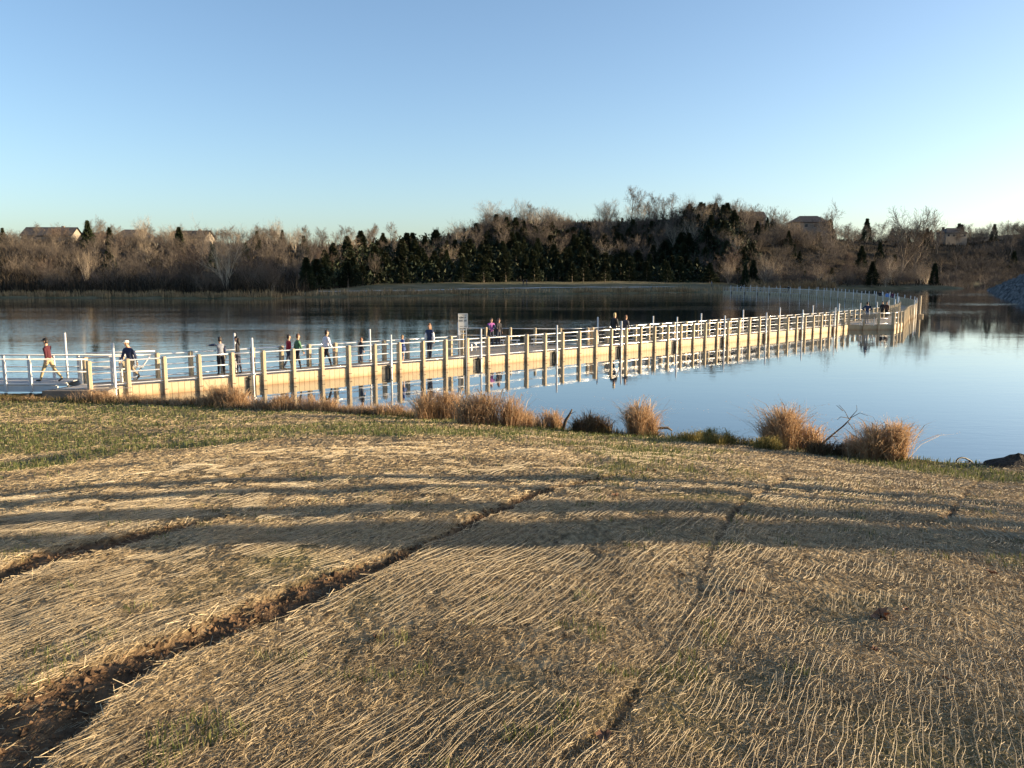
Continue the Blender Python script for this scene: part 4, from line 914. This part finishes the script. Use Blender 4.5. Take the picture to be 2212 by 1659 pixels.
# the dense cedar stand above the lawn
def ced_gen():
    x = rt.uniform(-46, 82); d0_ = np.interp(x, [-44, -34, 40, 62, 82], [14, 37, 41, 32, 26]); return x, shore_y(x) + d0_ + rt.random() ** 1.1 * 66
for x, y in spaced(225, ced_gen, 4.2, 60):
    plant(pick(T_ced), x, y, rt.uniform(4.8, 7.6), 'cedar_tree', '%s dark cedar, %s of dense stand, %s', 'cedars in the dense hillside stand', wide=rt.uniform(1.5, 2.3))
nt_ = 26000; x_ = rng.uniform(-45, 84, nt_); y_ = np.interp(x_, [p[0] for p in SHORE[:16]], [p[1] for p in SHORE[:16]]) + np.interp(x_, [-44, -34, 40, 62, 82], [15, 38, 42, 33, 28]) + rng.random(nt_) * 72
c = np.stack([x_, y_, zf(x_, y_) + 4.2 * rng.random(nt_) ** 1.6 * (.5 + .8 * vnoise(x_, y_, 4, 75))], 1); d = rng.normal(0, 1, (nt_, 3)); d[:, 2] = np.abs(d[:, 2]) + .4; d /= np.linalg.norm(d, axis=1)[:, None]; q = np.cross(d, rng.normal(0, 1, (nt_, 3))); q /= np.linalg.norm(q, axis=1)[:, None] + 1e-6; s_ = rng.uniform(.35, .8, nt_)[:, None]
link('cedar_thicket', mesh_np('cedar_thicket', np.stack([c - q * s_ * .5, c + q * s_ * .5, c + d * s_ * 1.5], 1).reshape(-1, 3), np.arange(3 * nt_).reshape(-1, 3), cedar_m, tint=np.repeat(rng.beta(2, 4, nt_), 3)), kind='stuff', label='dark tangle of low cedar growth filling the hillside stand', category='thicket')
# bare trees along the crest
def crest_gen():
    x = rt.uniform(-130, 205); return x, shore_y(min(x, 140)) + np.interp(x, [-60, 0, 60, 150], [80, 108, 108, 78]) + rt.uniform(-34, 24)
for x, y in spaced(240, crest_gen, 3.6):
    plant(pick(T_tree + T_vase[1:] + T_shrub), x, y, rt.uniform(7, 10.5) * (.75 if x < -20 else 1.1), 'bare_tree', '%s bare tree, %s, hill crest, %s', 'bare trees along the hill crest', wide=rt.uniform(.85, 1.2))
for x, y in spaced(42, lambda: (lambda x: (x, shore_y(x) + rt.uniform(84, 122)))(rt.uniform(-12, 66)), 4.2):
    plant(pick(T_shrub + T_red), x, y, rt.uniform(5.5, 8.5), 'bare_shrub', '%s leafless shrub, %s behind the cedars, %s', 'leafless shrubs above the cedar stand', wide=rt.uniform(1.1, 1.5))
# brown shrubs and cedars on the headland at right
def head_gen():
    x = rt.uniform(64, 148); return x, shore_y(x) + 3 + rt.random() ** 1.15 * 95
for x, y in spaced(160, head_gen, 4.0):
    pr = pick(T_shrub + T_red + T_shrub + [T_vase[0]]) if rt.random() < .86 else pick(T_ced)
    ce = pr in T_ced
    plant(pr, x, y, rt.uniform(5, 9) * (1.0 if not ce else .9), 'cedar_tree' if ce else 'bare_shrub', '%s dark cedar, %s, right headland, %s' if ce else '%s brown leafless shrub, %s, right headland, %s', 'cedars on the right headland' if ce else 'leafless shrubs on the right headland', wide=rt.uniform(1.0, 1.4))
def fr_gen(): return rt.uniform(146, 345), rt.uniform(402, 545)
for x, y in spaced(190, fr_gen, 5):
    pr = pick(T_ced[:1] + T_shrub + T_tree); ce = pr in T_ced
    plant(pr, x, y, rt.uniform(9, 13), 'cedar_tree' if ce else 'leafless_tree', '%s dark cedar across the channel, %s, %s' if ce else '%s bare tree across the channel, %s, %s', 'cedars across the channel' if ce else 'bare trees across the channel', wide=1.3)
# unseen trees added on the ridge past the right edge, shading the far bank
for x, y in spaced(60, lambda: (rt.uniform(165, 235), rt.uniform(112, 238)), 6):
    if x < .66 * y: continue
    plant(pick(T_shrub), x, y, rt.uniform(9, 14), 'unseen_shade_tree', 'unseen leafless tree added on the right ridge to shade the far bank', 'unseen shading trees on the ridge at right', wide=1.6)

# ------------------------------------------------------------------ houses on the hill
roof_m = mat('shingle_roof', (.055, .048, .045), .9, (.085, .075, .07), 1.5, bump=.02, bscale=6); siding_m = mat('tan_siding', (.22, .185, .145), .85, (.26, .22, .175), 1.0); siding2_m = mat('pale_siding', (.55, .51, .45), .8, (.6, .56, .5), 1.0)
glass_m = mat('window_glass', (.03, .035, .045), .1, spec=.8)
def house(px, roof_y, dist, w_, hgt, rz, label, wallm, hip=False):
    x = at_px(px, dist); ztop = CAMZ + (HORIZON - roof_y) * dist / F; d_ = 8.5; zr = 2.6; zw = hgt
    z0 = min(zf1(x, dist), ztop - zw - zr); z0 = ztop - zw - zr; e = empty('house', (x, dist, z0), R(rz), label=label, category='house', group='houses on the hilltop'); lo = min(0, zf1(x, dist) - z0) - 1.5
    mb = MB(); mb.box((0, 0, (zw + lo) / 2), (w_, d_, zw - lo))
    if not hip:
        for sx in (-1, 1): mb.add([(sx * w_ / 2, -d_ / 2, zw), (sx * w_ / 2, d_ / 2, zw), (sx * w_ / 2, 0, zw + zr)], (), [[0, 1, 2]])
    mb.build('wall', wallm, e); mb = MB(); o_ = .45; r2 = 0 if not hip else w_ * .28
    a = [(-w_ / 2 - o_, -d_ / 2 - o_, zw - .1), (w_ / 2 + o_, -d_ / 2 - o_, zw - .1), (w_ / 2 + o_, d_ / 2 + o_, zw - .1), (-w_ / 2 - o_, d_ / 2 + o_, zw - .1), (-w_ / 2 - o_ + r2, 0, zw + zr + .12), (w_ / 2 + o_ - r2, 0, zw + zr + .12)]
    mb.add(a, [[0, 1, 5, 4], [2, 3, 4, 5]], [[1, 2, 5], [3, 0, 4]] if hip else []); up_ = [(p[0], p[1], p[2] + .16) for p in a]; mb.add(up_, [[0, 1, 5, 4], [2, 3, 4, 5]], [[1, 2, 5], [3, 0, 4]] if hip else [])
    rf = mb.build('roof', roof_m, e); mb = MB(); mb.box((w_ * .2, 1.0, zw + zr), (.8, .7, 1.4)); mb.build('chimney', wallm, rf) if not hip else None
    for i in range(4):
        mb = MB(); mb.box((-w_ / 2 + (i + .5) * w_ / 4, -d_ / 2 - .02, zw - 1.5), (1.1, .06, 1.3)); wn = mb.build('window', glass_m, e); mb = MB(); mb.box((-w_ / 2 + (i + .5) * w_ / 4, -d_ / 2 - .05, zw - 2.2), (1.35, .08, .1)); mb.build('sill', siding2_m, wn)
for a in [(128, 490, 268, 15, 5, 4, 'house with a long dark gable roof at the far left of the hilltop', siding_m), (218, 501, 272, 11, 4, -8, 'low house left of the pale tree on the hilltop', siding_m), (303, 495, 276, 12, 5, 10, 'house behind the pale upright tree on the hilltop', siding_m, True), (425, 497, 278, 12, 5, -6, 'dark roofed house between the pale trees on the hilltop', siding_m), (572, 512, 270, 8, 5, 70, 'house showing a white gable end near the dip of the hill', siding2_m),
          (1604, 459, 362, 14, 5, 3, 'dark roofed house on the ridge above the bridge end', siding_m), (1735, 468, 364, 15, 5, -4, 'long dark roofed house on the ridge left of the clear bare tree', siding_m, True), (2042, 493, 475, 13, 5, 8, 'pale walled house low on the skyline at the right', siding_m, True)]: house(a[0], a[1] + (5 if a[0] < 1000 else 3), *a[2:])

# ------------------------------------------------------------------ far shore: reeds, undergrowth, rocks
reed_m = tint_mat('dry_reeds', [(0, (.16, .11, .06)), (.5, (.34, .24, .13)), (1, (.55, .40, .22))], .8, .2)
def reed_mass(xs_, ys_, h0, h1, w0, name, label, lean=.35, zfun=zf, m_=None, cat='reeds'):
    n = len(xs_); V, Qd, Td, T = blades(xs_, ys_, zfun(xs_, ys_) - .03, rng.uniform(h0, h1, n) * (.6 + .8 * vnoise(xs_, ys_, 2.2, 71)), np.full(n, w0) * rng.uniform(.6, 1.3, n), rng.beta(2, 2, n), lean)
    return link(name, mesh_np(name, V, [Qd, Td], m_ or reed_m, tint=T), kind='stuff', label=label, category=cat)
sx_ = np.array([p[0] for p in SHORE]); sy_ = np.array([p[1] for p in SHORE])
x_ = rng.uniform(-180, 60, 15000); y_ = np.interp(x_, sx_[:16], sy_[:16]) + rng.gamma(1.6, 1.1, 15000); k_ = rng.random(15000) < sstep(.25, .55, vnoise(x_, y_, 7, 72)) + .25
reed_mass(x_[k_], y_[k_], .5, 1.3, .13, 'dry_reeds', 'thin fringe of dry reeds along the water on the far bank')
x_ = rng.uniform(66, 101, 5000); y_ = np.interp(x_, sx_[:16], sy_[:16]) + rng.uniform(.3, 9, 5000); reed_mass(x_, y_, 1.0, 2.6, .14, 'dry_grass', 'bank of tall dry grass lit orange behind the bridge end', cat='grass')
und_m = tint_mat('undergrowth', [(0, (.018, .015, .010)), (.6, (.05, .038, .025)), (1, (.11, .08, .05))], .9)  # colour darkened to stand in for shade on the wooded slopes
x_ = rng.uniform(-190, 330, 90000); y_ = rng.uniform(160, 540, 90000); dd = poly_dist(FARP, x_, y_); d0_ = np.interp(x_, [-60, -44, -34, 40, 62, 75, 200], [6, 10, 36, 40, 30, 7, 8]); k_ = (dd > d0_ - 2) & (dd < d0_ + 110) & (rng.random(90000) < .85)
reed_mass(x_[k_], y_[k_], .6, 2.2, .30, 'undergrowth', 'brushy undergrowth, darkened for shade, covering the wooded far slopes', .6, m_=und_m, cat='undergrowth')
x_ = rng.uniform(-185, -44, 16000); y_ = np.interp(x_, sx_[:16], sy_[:16]) + 2.5 + rng.random(16000) ** 1.4 * 45; reed_mass(x_, y_, 1.2, 3.8, .22, 'brush', 'tall brush added as dark shade at the foot of the trees on the left far bank', .7, m_=und_m, cat='brush')  # dark mass added to stand in for shade low on the left bank
# riprap
x_ = rng.uniform(74, 190, 30000); y_ = rng.uniform(118, 262, 30000); e_ = poly_dist(RIGHTP, x_, y_); k_ = (e_ > -.5) & (e_ < 15); x_, y_ = x_[k_][:5200], y_[k_][:5200]
sph = np.array([[1, 0, 0], [-1, 0, 0], [0, 1, 0], [0, -1, 0], [0, 0, 1], [0, 0, -1.0]]); oct_f = np.array([[0, 2, 4], [2, 1, 4], [1, 3, 4], [3, 0, 4], [2, 0, 5], [1, 2, 5], [3, 1, 5], [0, 3, 5]])
n = len(x_); c = np.stack([x_, y_, zf(x_, y_) + .05], 1); V = c[:, None, :] + sph[None] * rng.uniform(.25, .75, (n, 1, 1)) * rng.uniform(.6, 1.2, (n, 6, 1)); Tq = (np.arange(n)[:, None, None] * 6 + oct_f[None]).reshape(-1, 3)
link('riprap', mesh_np('riprap', V.reshape(-1, 3), Tq, tint_mat('riprap_stone', [(0, (.06, .062, .066)), (1, (.19, .19, .185))], .9), tint=np.repeat(rng.random(n), 6)), kind='stuff', label='grey broken rock covering the bank at the right edge', category='rocks')

# ------------------------------------------------------------------ near shore: clumps of tall dry grass, sticks, hose
dry_m = tint_mat('dry_bunchgrass', [(0, (.20, .12, .06)), (.45, (.40, .25, .135)), (.8, (.54, .38, .225)), (1, (.66, .52, .34))], .75, .38); dark_grass_m = tint_mat('dead_brown_grass', [(0, (.05, .035, .02)), (.6, (.13, .085, .045)), (1, (.26, .17, .08))], .85, .1)
yel_m = tint_mat('yellowing_grass', [(0, (.08, .075, .02)), (.5, (.20, .17, .05)), (1, (.42, .31, .11))], .8, .25)
def clump(px, py, wpx, hpx, n, label, m_=None, z=None, droop=.35, plume=.35, name='grass_clump', depth=.8):
    """arching blades with seed plumes; base found on the bank, size from the photo"""
    b_ = cast(px, py); X0, Y0 = b_[0], b_[1]; sc = Y0 / F; Wm = wpx * sc; Hm = hpx * sc; z0 = float(zg_base(np.array([X0]), np.array([Y0]))[0])
    n = int(n * 1.6); tu = rng.integers(0, 9, n); tcx = rng.uniform(-.36, .36, 9) * Wm; tcy = rng.normal(0, .2, 9) * min(Wm, depth); th = rng.uniform(.55, 1.05, 9)
    bx = tcx[tu] + rng.normal(0, .06, n) * Wm; by = tcy[tu] + rng.normal(0, .06, n) * Wm; H_ = 1.0 * Hm * th[tu] * rng.beta(2.2, 1.6, n) * rng.choice([1, 1, 1, 1.12], n)
    a = rng.random(n) * 2 * math.pi; l = H_ * rng.gamma(1.6, .16, n) * (1 + droop); zb = zg_base(X0 + bx, Y0 + by) - z0 - .03
    wv = rng.uniform(.0025, .0065, n); f = rng.random(n) * math.pi; s_ = np.stack([np.cos(f), np.sin(f), 0 * f], 1) * wv[:, None]; P0 = np.stack([bx, by, zb], 1); up = np.array([0, 0, 1.0]); a2 = a + rng.normal(0, .9, n); o = np.stack([np.cos(a), np.sin(a), 0 * a], 1); o2 = np.stack([np.cos(a2), np.sin(a2), 0 * a], 1)
    P1 = P0 + o * (l * .35)[:, None] + up * (H_ * .55)[:, None]; P2 = P1 + o2 * (l * .45)[:, None] + up * (H_ * .34)[:, None]; dr = rng.random(n) < droop + .15; P3 = P2 + o2 * (l * .5 + .03)[:, None] + up * (H_ * np.where(dr, -.10, .14))[:, None]
    wf = np.where(rng.random(n) < plume, 1.7, .6)[:, None]
    V = np.stack([P0 - s_, P0 + s_, P1 - s_, P1 + s_, P2 - s_ * wf, P2 + s_ * wf, P3], 1).reshape(-1, 3); i = np.arange(n)[:, None] * 7
    # feathery seed heads round the tips
    pk = np.where(rng.random(n) < .4)[0]; pk = np.repeat(pk, 4); fc = P2[pk] + (P3 - P2)[pk] * rng.random((len(pk), 1)) + rng.normal(0, .016, (len(pk), 3)); fd = rng.normal(0, 1, (len(pk), 3)); fd /= np.linalg.norm(fd, axis=1)[:, None]; fs = np.cross(fd, rng.normal(0, 1, (len(pk), 3))); fs /= np.linalg.norm(fs, axis=1)[:, None] + 1e-6
    FV = np.stack([fc - fs * .004, fc + fs * .004, fc + fd * rng.uniform(.02, .05, (len(pk), 1))], 1).reshape(-1, 3); FT = np.arange(len(FV)).reshape(-1, 3) + len(V); FTint = np.repeat(rng.beta(3, 1.6, len(pk)), 3); V = np.concatenate([V, FV])
    tint = np.clip(rng.beta(2, 2, n) , 0, 1)
    e = empty(name, (X0, Y0, z0), label=label, category='grass clump', group='dry grass clumps along the shore')
    link('blades', mesh_np('blades', V, [np.concatenate([i + [0, 1, 3, 2], i + [2, 3, 5, 4]]), np.concatenate([i + [4, 5, 6], FT])], m_ or dry_m, tint=np.concatenate([np.repeat(tint, 7), FTint])), e, kind='stuff')
    return e
CL = [(205, 867, 90, 34, 700, 'dry grass tuft at the corner of the dark landing block', None), (275, 869, 110, 24, 600, 'low dry grass against the bridge foot beside the landing', None), (350, 873, 130, 22, 600, 'low dry grass under the second bridge bays', None), (430, 873, 120, 30, 700, 'dry grass below the boy pointing over the water', None), (505, 876, 130, 60, 1300, 'tall feathery dry grass below the person in black coat', None), (570, 884, 90, 30, 600, 'short dry grass right of the feathery tuft', None),
      (640, 886, 110, 44, 1000, 'orange dry grass mound at the water left of the reflections', None), (705, 890, 75, 40, 800, 'orange dry grass at the right end of the left mound', None), (775, 894, 90, 26, 500, 'low rusty grass on the bank in the middle left', None), (845, 900, 80, 40, 600, 'thin rusty grass below the girl in blue', None), (950, 908, 130, 74, 1600, 'tall thin rusty grass below the sign', None), (1060, 918, 160, 84, 2400, 'largest russet grass clump at the middle of the shore', None), (1122, 922, 70, 46, 700, 'russet grass at the right side of the largest clump', None),
      (1193, 922, 50, 52, 700, 'narrow orange tuft left of the driftwood stump', None), (1284, 936, 110, 58, 1300, 'dark drooping heap of dead grass on the shore', dark_grass_m), (1383, 940, 74, 94, 1500, 'upright orange tuft right of the dark grass heap', None), (1500, 954, 90, 34, 500, 'sparse yellowish grass with thin stalks on the bank', yel_m), (1556, 960, 90, 44, 700, 'yellow grass tuft between the two big orange clumps', yel_m), (1660, 972, 70, 40, 500, 'greenish grass at the foot of the big orange clump', yel_m),
      (1708, 958, 150, 104, 3000, 'big bushy orange grass clump on the right part of the shore', None), (1800, 984, 120, 42, 1200, 'dark low grass left of the last orange clump', dark_grass_m), (1862, 990, 100, 60, 1200, 'mixed brown grass beside the last orange clump', None), (1905, 994, 100, 100, 1900, 'last orange grass clump where the bank meets open water', None), (1935, 996, 36, 34, 250, 'small wisps of orange grass at the end of the bank', None), (40, 866, 120, 16, 500, 'low dry grass on the bank below the gangway', None), (-60, 864, 120, 20, 400, 'dry grass at the left edge below the gangway', None)]
for c_ in CL: clump(*c_[:6], m_=c_[6])
# rough brown fringe along the bank
n = 26000; x_ = rng.uniform(-26, 9.6, n); yc, _ = crest(x_); y_ = yc + rng.normal(.15, .35, n); k_ = (rng.random(n) < .25 + .75 * sstep(.35, .6, vnoise(x_, y_, 1.4, 82))); x_, y_ = x_[k_], y_[k_]
fx = px_of(x_, y_, zg_base(x_, y_))[0]; k_ = (fx < 1960); x_, y_ = x_[k_], y_[k_]; n = len(x_)
V, Qd, Td, T = blades(x_, y_, zg_base(x_, y_) - .02, rng.uniform(.08, .26, n), rng.uniform(.008, .018, n), rng.beta(2, 2.5, n), 1.0)
link('bank_grass', mesh_np('bank_grass', V, [Qd, Td], tint_mat('bank_grass', [(0, (.03, .028, .012)), (.45, (.085, .075, .025)), (.8, (.20, .14, .06)), (1, (.38, .25, .12))], .85, .15), tint=T), kind='stuff', label='rough brown and green grass fringe along the top of the bank', category='grass')
n = 22000; x_ = rng.uniform(-24, 2.5, n); yc, _ = crest(x_); y_ = yc + rng.normal(.25, .3, n); k_ = rng.random(n) < sstep(.3, .62, vnoise(x_, y_, .9, 83)); x_, y_ = x_[k_], y_[k_]; fx = px_of(x_, y_, zg_base(x_, y_))[0]; k_ = (fx > 150) & (fx < 1180); x_, y_ = x_[k_], y_[k_]; n = len(x_)
V, Qd, Td, T = blades(x_, y_, zg_base(x_, y_) - .03, rng.uniform(.15, .55, n) * (.5 + .7 * vnoise(x_, y_, .5, 84)), rng.uniform(.006, .012, n), rng.beta(2, 2, n), .9)
link('dry_fringe', mesh_np('dry_fringe', V, [Qd, Td], dry_m, tint=T), kind='stuff', label='ragged fringe of dry straw-coloured grass at the water below the bridge', category='grass')
wood_dark = mat('wet_driftwood', (.06, .045, .035), .85, (.12, .09, .065), 6, bump=.01, bscale=30)
def stick(name, px_pts, radii, label, extra=(), dz=0, cat='driftwood'):
    b_ = cast(*px_pts[0]); Y0 = b_[1]; z0 = b_[2]; pts = []
    for i, (x, y) in enumerate(px_pts): d = pdir(x, y); t_ = (Y0 + dz * i) / d[1]; pts.append(np.array([0, 0, CAMZ]) + d * t_ - b_)
    mb = MB(); mb.tube(pts, radii, 7); e = empty(name, tuple(b_), label=label, category=cat); mb.build('stem', wood_dark, e, True)
    for ex in extra:
        q = []
        for x, y in ex: d = pdir(x, y); t_ = (Y0 + dz) / d[1]; q.append(np.array([0, 0, CAMZ]) + d * t_ - b_ + np.array([0, random.uniform(-.1, .1), 0]))
        mb = MB(); mb.tube(q, np.linspace(.009, .004, len(q)), 5); mb.build('twig', wood_dark, e, True)
stick('broken_branch', [(1772, 962), (1800, 938), (1822, 920), (1838, 904)], [.022, .02, .017, .012], 'bare broken branch leaning out over the water at right', [[(1838, 904), (1815, 900), (1806, 906)], [(1830, 903), (1822, 888), (1816, 876)], [(1838, 904), (1848, 885), (1852, 876)], [(1838, 906), (1858, 892), (1872, 897)], [(1832, 912), (1842, 926), (1850, 930)], [(1790, 944), (1808, 940), (1812, 944)], [(1822, 888), (1808, 876)]], cat='branch')
stick('driftwood_stump', [(1216, 928), (1222, 908), (1230, 896), (1236, 884)], [.05, .045, .035, .02], 'jagged dark driftwood stump on the shore near the middle', [[(1222, 912), (1210, 918), (1196, 922)], [(1232, 893), (1242, 888), (1246, 892)]])
stick('driftwood_log', [(1395, 932), (1425, 925), (1442, 924), (1452, 930)], [.03, .035, .035, .02], 'dark crooked driftwood log right of the upright tuft')
stick('driftwood_log', [(1688, 948), (1715, 952), (1748, 958)], [.05, .055, .04], 'grey log lying below the big orange clump')
stick('dead_stake', [(1372, 938), (1371, 925), (1372, 916)], [.025, .022, .018], 'short dark stake in front of the upright orange tuft', cat='stake')
stick('dead_stake', [(1161, 915), (1161, 904), (1162, 896)], [.014, .012, .01], 'thin dark stake left of the driftwood stump', cat='stake')
# black hose loop and dark mound at the right end of the bank
hp = [(2064, 1003), (2066, 996), (2070, 991), (2077, 988.5), (2085, 989.5), (2094, 994), (2105, 1003)]
b_ = cast(2075, 1006); pts = [np.array([0, 0, CAMZ]) + pdir(x, y) * ((b_[1] + .15 + .03 * i) / pdir(x, y)[1]) - b_ for i, (x, y) in enumerate(hp)]
e = empty('hose', tuple(b_), label='black hose looping up from the bank at the right', category='hose'); mb = MB(); mb.tube(pts, .018, 7); mb.build('loop', mat('black_rubber', (.012, .012, .014), .5), e, True); mb = MB(); mb.tube([pts[5] , pts[5] + np.array([0, .05, -.16])], .012, 6); mb.build('stay', mat('black_rubber_2', (.012, .012, .014), .5), e)
b_ = cast(2195, 1010); mb = MB(); V = []
for i in range(9):
    for j in range(16):
        t_ = i / 8; a = 2 * math.pi * j / 16; r_ = (1 - t_ ** 1.5) * (1 + .3 * (float(vnoise(np.array([a * 2]), np.array([t_ * 3]), .7, 91)[0]) - .5)); V.append((math.cos(a) * .85 * r_, math.sin(a) * .4 * r_, -.15 + .34 * t_ + .05 * random.random()))
mb.add(V, [[i * 16 + j, i * 16 + (j + 1) % 16, (i + 1) * 16 + (j + 1) % 16, (i + 1) * 16 + j] for i in range(8) for j in range(16)]); mb.build('soil_heap', mat('dark_soil', (.02, .016, .013), .95, (.05, .038, .028), 20, bump=.03, bscale=18), label='dark heap of earth on the bank at the right edge', category='soil heap', loc=(b_[0] + .2, b_[1] + .3, b_[2]))
# fallen leaves
leaf_m = mat('brown_leaf', (.16, .07, .035), .7, (.26, .12, .06), 20)
def leaf(px, py, size, label, dark=1.0):
    b_ = cast(px, py); n = 14; V = [(0, 0, .0)]
    for i in range(n): a = 2 * math.pi * i / n; r_ = size * (1.0 if i % 2 == 0 else .55) * random.uniform(.75, 1.15); V.append((math.cos(a) * r_, math.sin(a) * r_ * .8, random.uniform(.2, .9) * size * .7))
    mb = MB(); mb.add(V, (), [[0, 1 + i, 1 + (i + 1) % n] for i in range(n)]); mb.build('fallen_leaf', leaf_m, label=label, category='leaf', loc=(b_[0], b_[1], b_[2] + .012), rot=(random.uniform(-.5, .5), random.uniform(-.5, .5), random.uniform(0, 6)))
for a in [(811, 1384, .045, 'curled brown leaf on the middle straw blanket'), (1905, 1338, .075, 'largest brown leaf, lobed, on the right straw blanket'), (880, 1001, .06, 'dark leaf at the edge of the green patch'), (1330, 1074, .05, 'brown leaf beside the thin shadow lines'), (1308, 1600, .05, 'orange leaf in the torn gap at the bottom middle'), (1955, 1322, .03, 'small leaf right of the largest brown leaf'), (2140, 1243, .05, 'dark leaf near the right edge'), (1600, 1284, .04, 'brown curled leaf right of the seam'), (2045, 1475, .035, 'russet leaf low on the right blanket'), (1415, 1020, .045, 'dark leaf above the shadow lines'), (1665, 1548, .03, 'orange leaf near the bottom of the right blanket'), (1890, 1410, .03, 'small brown leaf below the largest leaf')]: leaf(*a)
# ------------------------------------------------------------------ trees just outside the right edge: their shadows lie across the straw
slope = math.tan(SUN_AZ - math.pi / 2) * -1
def caster(y_at0, X0, h, pr, wide, label, name='bare_tree'):
    y = y_at0 + X0 / math.tan(SUN_AZ); z = float(zg_base(np.array([X0]), np.array([y]))[0]) - .05; plant(pr, X0, y, h, name, label, 'trees beyond the right edge', z=z, wide=wide)
def clear_tree(seed, h, stem):
    """tree with a clear straight stem"""
    mb, (V, Q), top = grow_tree(seed, h - stem, 'tree', .45, 1.0); V = V * ((h - stem) / top) + np.array([0, 0, stem]); 
    for i in range(len(mb.V)): mb.V[i] = mb.V[i] * ((h - stem) / top) + np.array([0, 0, stem])
    mb.tube([(0, 0, -.2), (.03, .02, stem * .5), (0, 0, stem + .1)], [h * .016, h * .014, h * .013], 8); return mb.mesh('trunk', bark_m), mesh_np('crown', V, Q, twig_m), h
CT = [clear_tree(101, 12, 5.0), clear_tree(102, 11, 5.0)]
pyx = lambda y: cast(1106, y)[1]
caster(pyx(1036), 13, 11, CT[0], 1.25, 'slim tree outside the right edge casting the farthest shadow line'); caster(pyx(1056), 15, 11, CT[1], 1.25, 'slim tree outside the right edge casting the second shadow line'); caster(pyx(1099), 17, 12, CT[0], 1.9, 'stout tree outside the right edge casting the third shadow line')
for i, (yy, X0, h) in enumerate([(1143, 15, 3.6), (1168, 17, 4.2), (1156, 24, 5.5)]): caster(pyx(yy), X0, h, T_ced[i], .9, 'bushy cedar outside the right edge casting the broad shadow band', 'cedar_tree')
print('all done', len(bpy.data.objects))

# clods of soil lying in the bare strips
cx_, cy_ = [], []
for r in FUR[:2]:
    n = 2600 if r is FUR[0] else 900; uu = r[0, 0] + (r[-1, 0] - r[0, 0]) * rng.random(n) ** 1.4; lo = np.interp(uu, r[:, 0], r[:, 1]); hi = np.interp(uu, r[:, 0], r[:, 2]); vv = lo + (hi - lo) * rng.random(n); cx_.append(uu * U2[0] + vv * V2[0]); cy_.append(uu * U2[1] + vv * V2[1])
x_ = np.concatenate(cx_); y_ = np.concatenate(cy_); k_ = (y_ > 1.6) & (y_ < 14); x_, y_ = x_[k_], y_[k_]; n = len(x_); c = np.stack([x_, y_, zg(x_, y_) + .002], 1)
V = c[:, None, :] + sph[None] * (rng.gamma(1.6, .0045, (n, 1, 1)) + .002) * rng.uniform(.6, 1.3, (n, 6, 1)); Tq = (np.arange(n)[:, None, None] * 6 + oct_f[None]).reshape(-1, 3)
link('soil_clods', mesh_np('soil_clods', V.reshape(-1, 3), Tq, tint_mat('soil_clod', [(0, (.05, .03, .017)), (1, (.19, .115, .062))], .95), tint=np.repeat(rng.random(n), 6)), kind='stuff', label='crumbs and clods of brown earth in the bare strips', category='soil')
# utility poles on the skyline at right
for px, top_y, dist, lab in ((2201, 464, 500, 'tall thin utility pole on the skyline at the right edge'), (2160, 478, 505, 'shorter utility pole left of the one at the right edge')):
    x = at_px(px, dist); z = zf1(x, dist); h = CAMZ + (HORIZON - top_y) * dist / F - z; e = empty('utility_pole', (x, dist, z), label=lab, category='pole'); mb = MB(); mb.tube([(0, 0, -.5), (0, 0, h)], [.2, .13], 7); mb.build('pole', bark_m, e, True); mb = MB(); mb.box((0, 0, h - .8), (2.2, .15, .15)); mb.build('crossarm', bark_m, e)
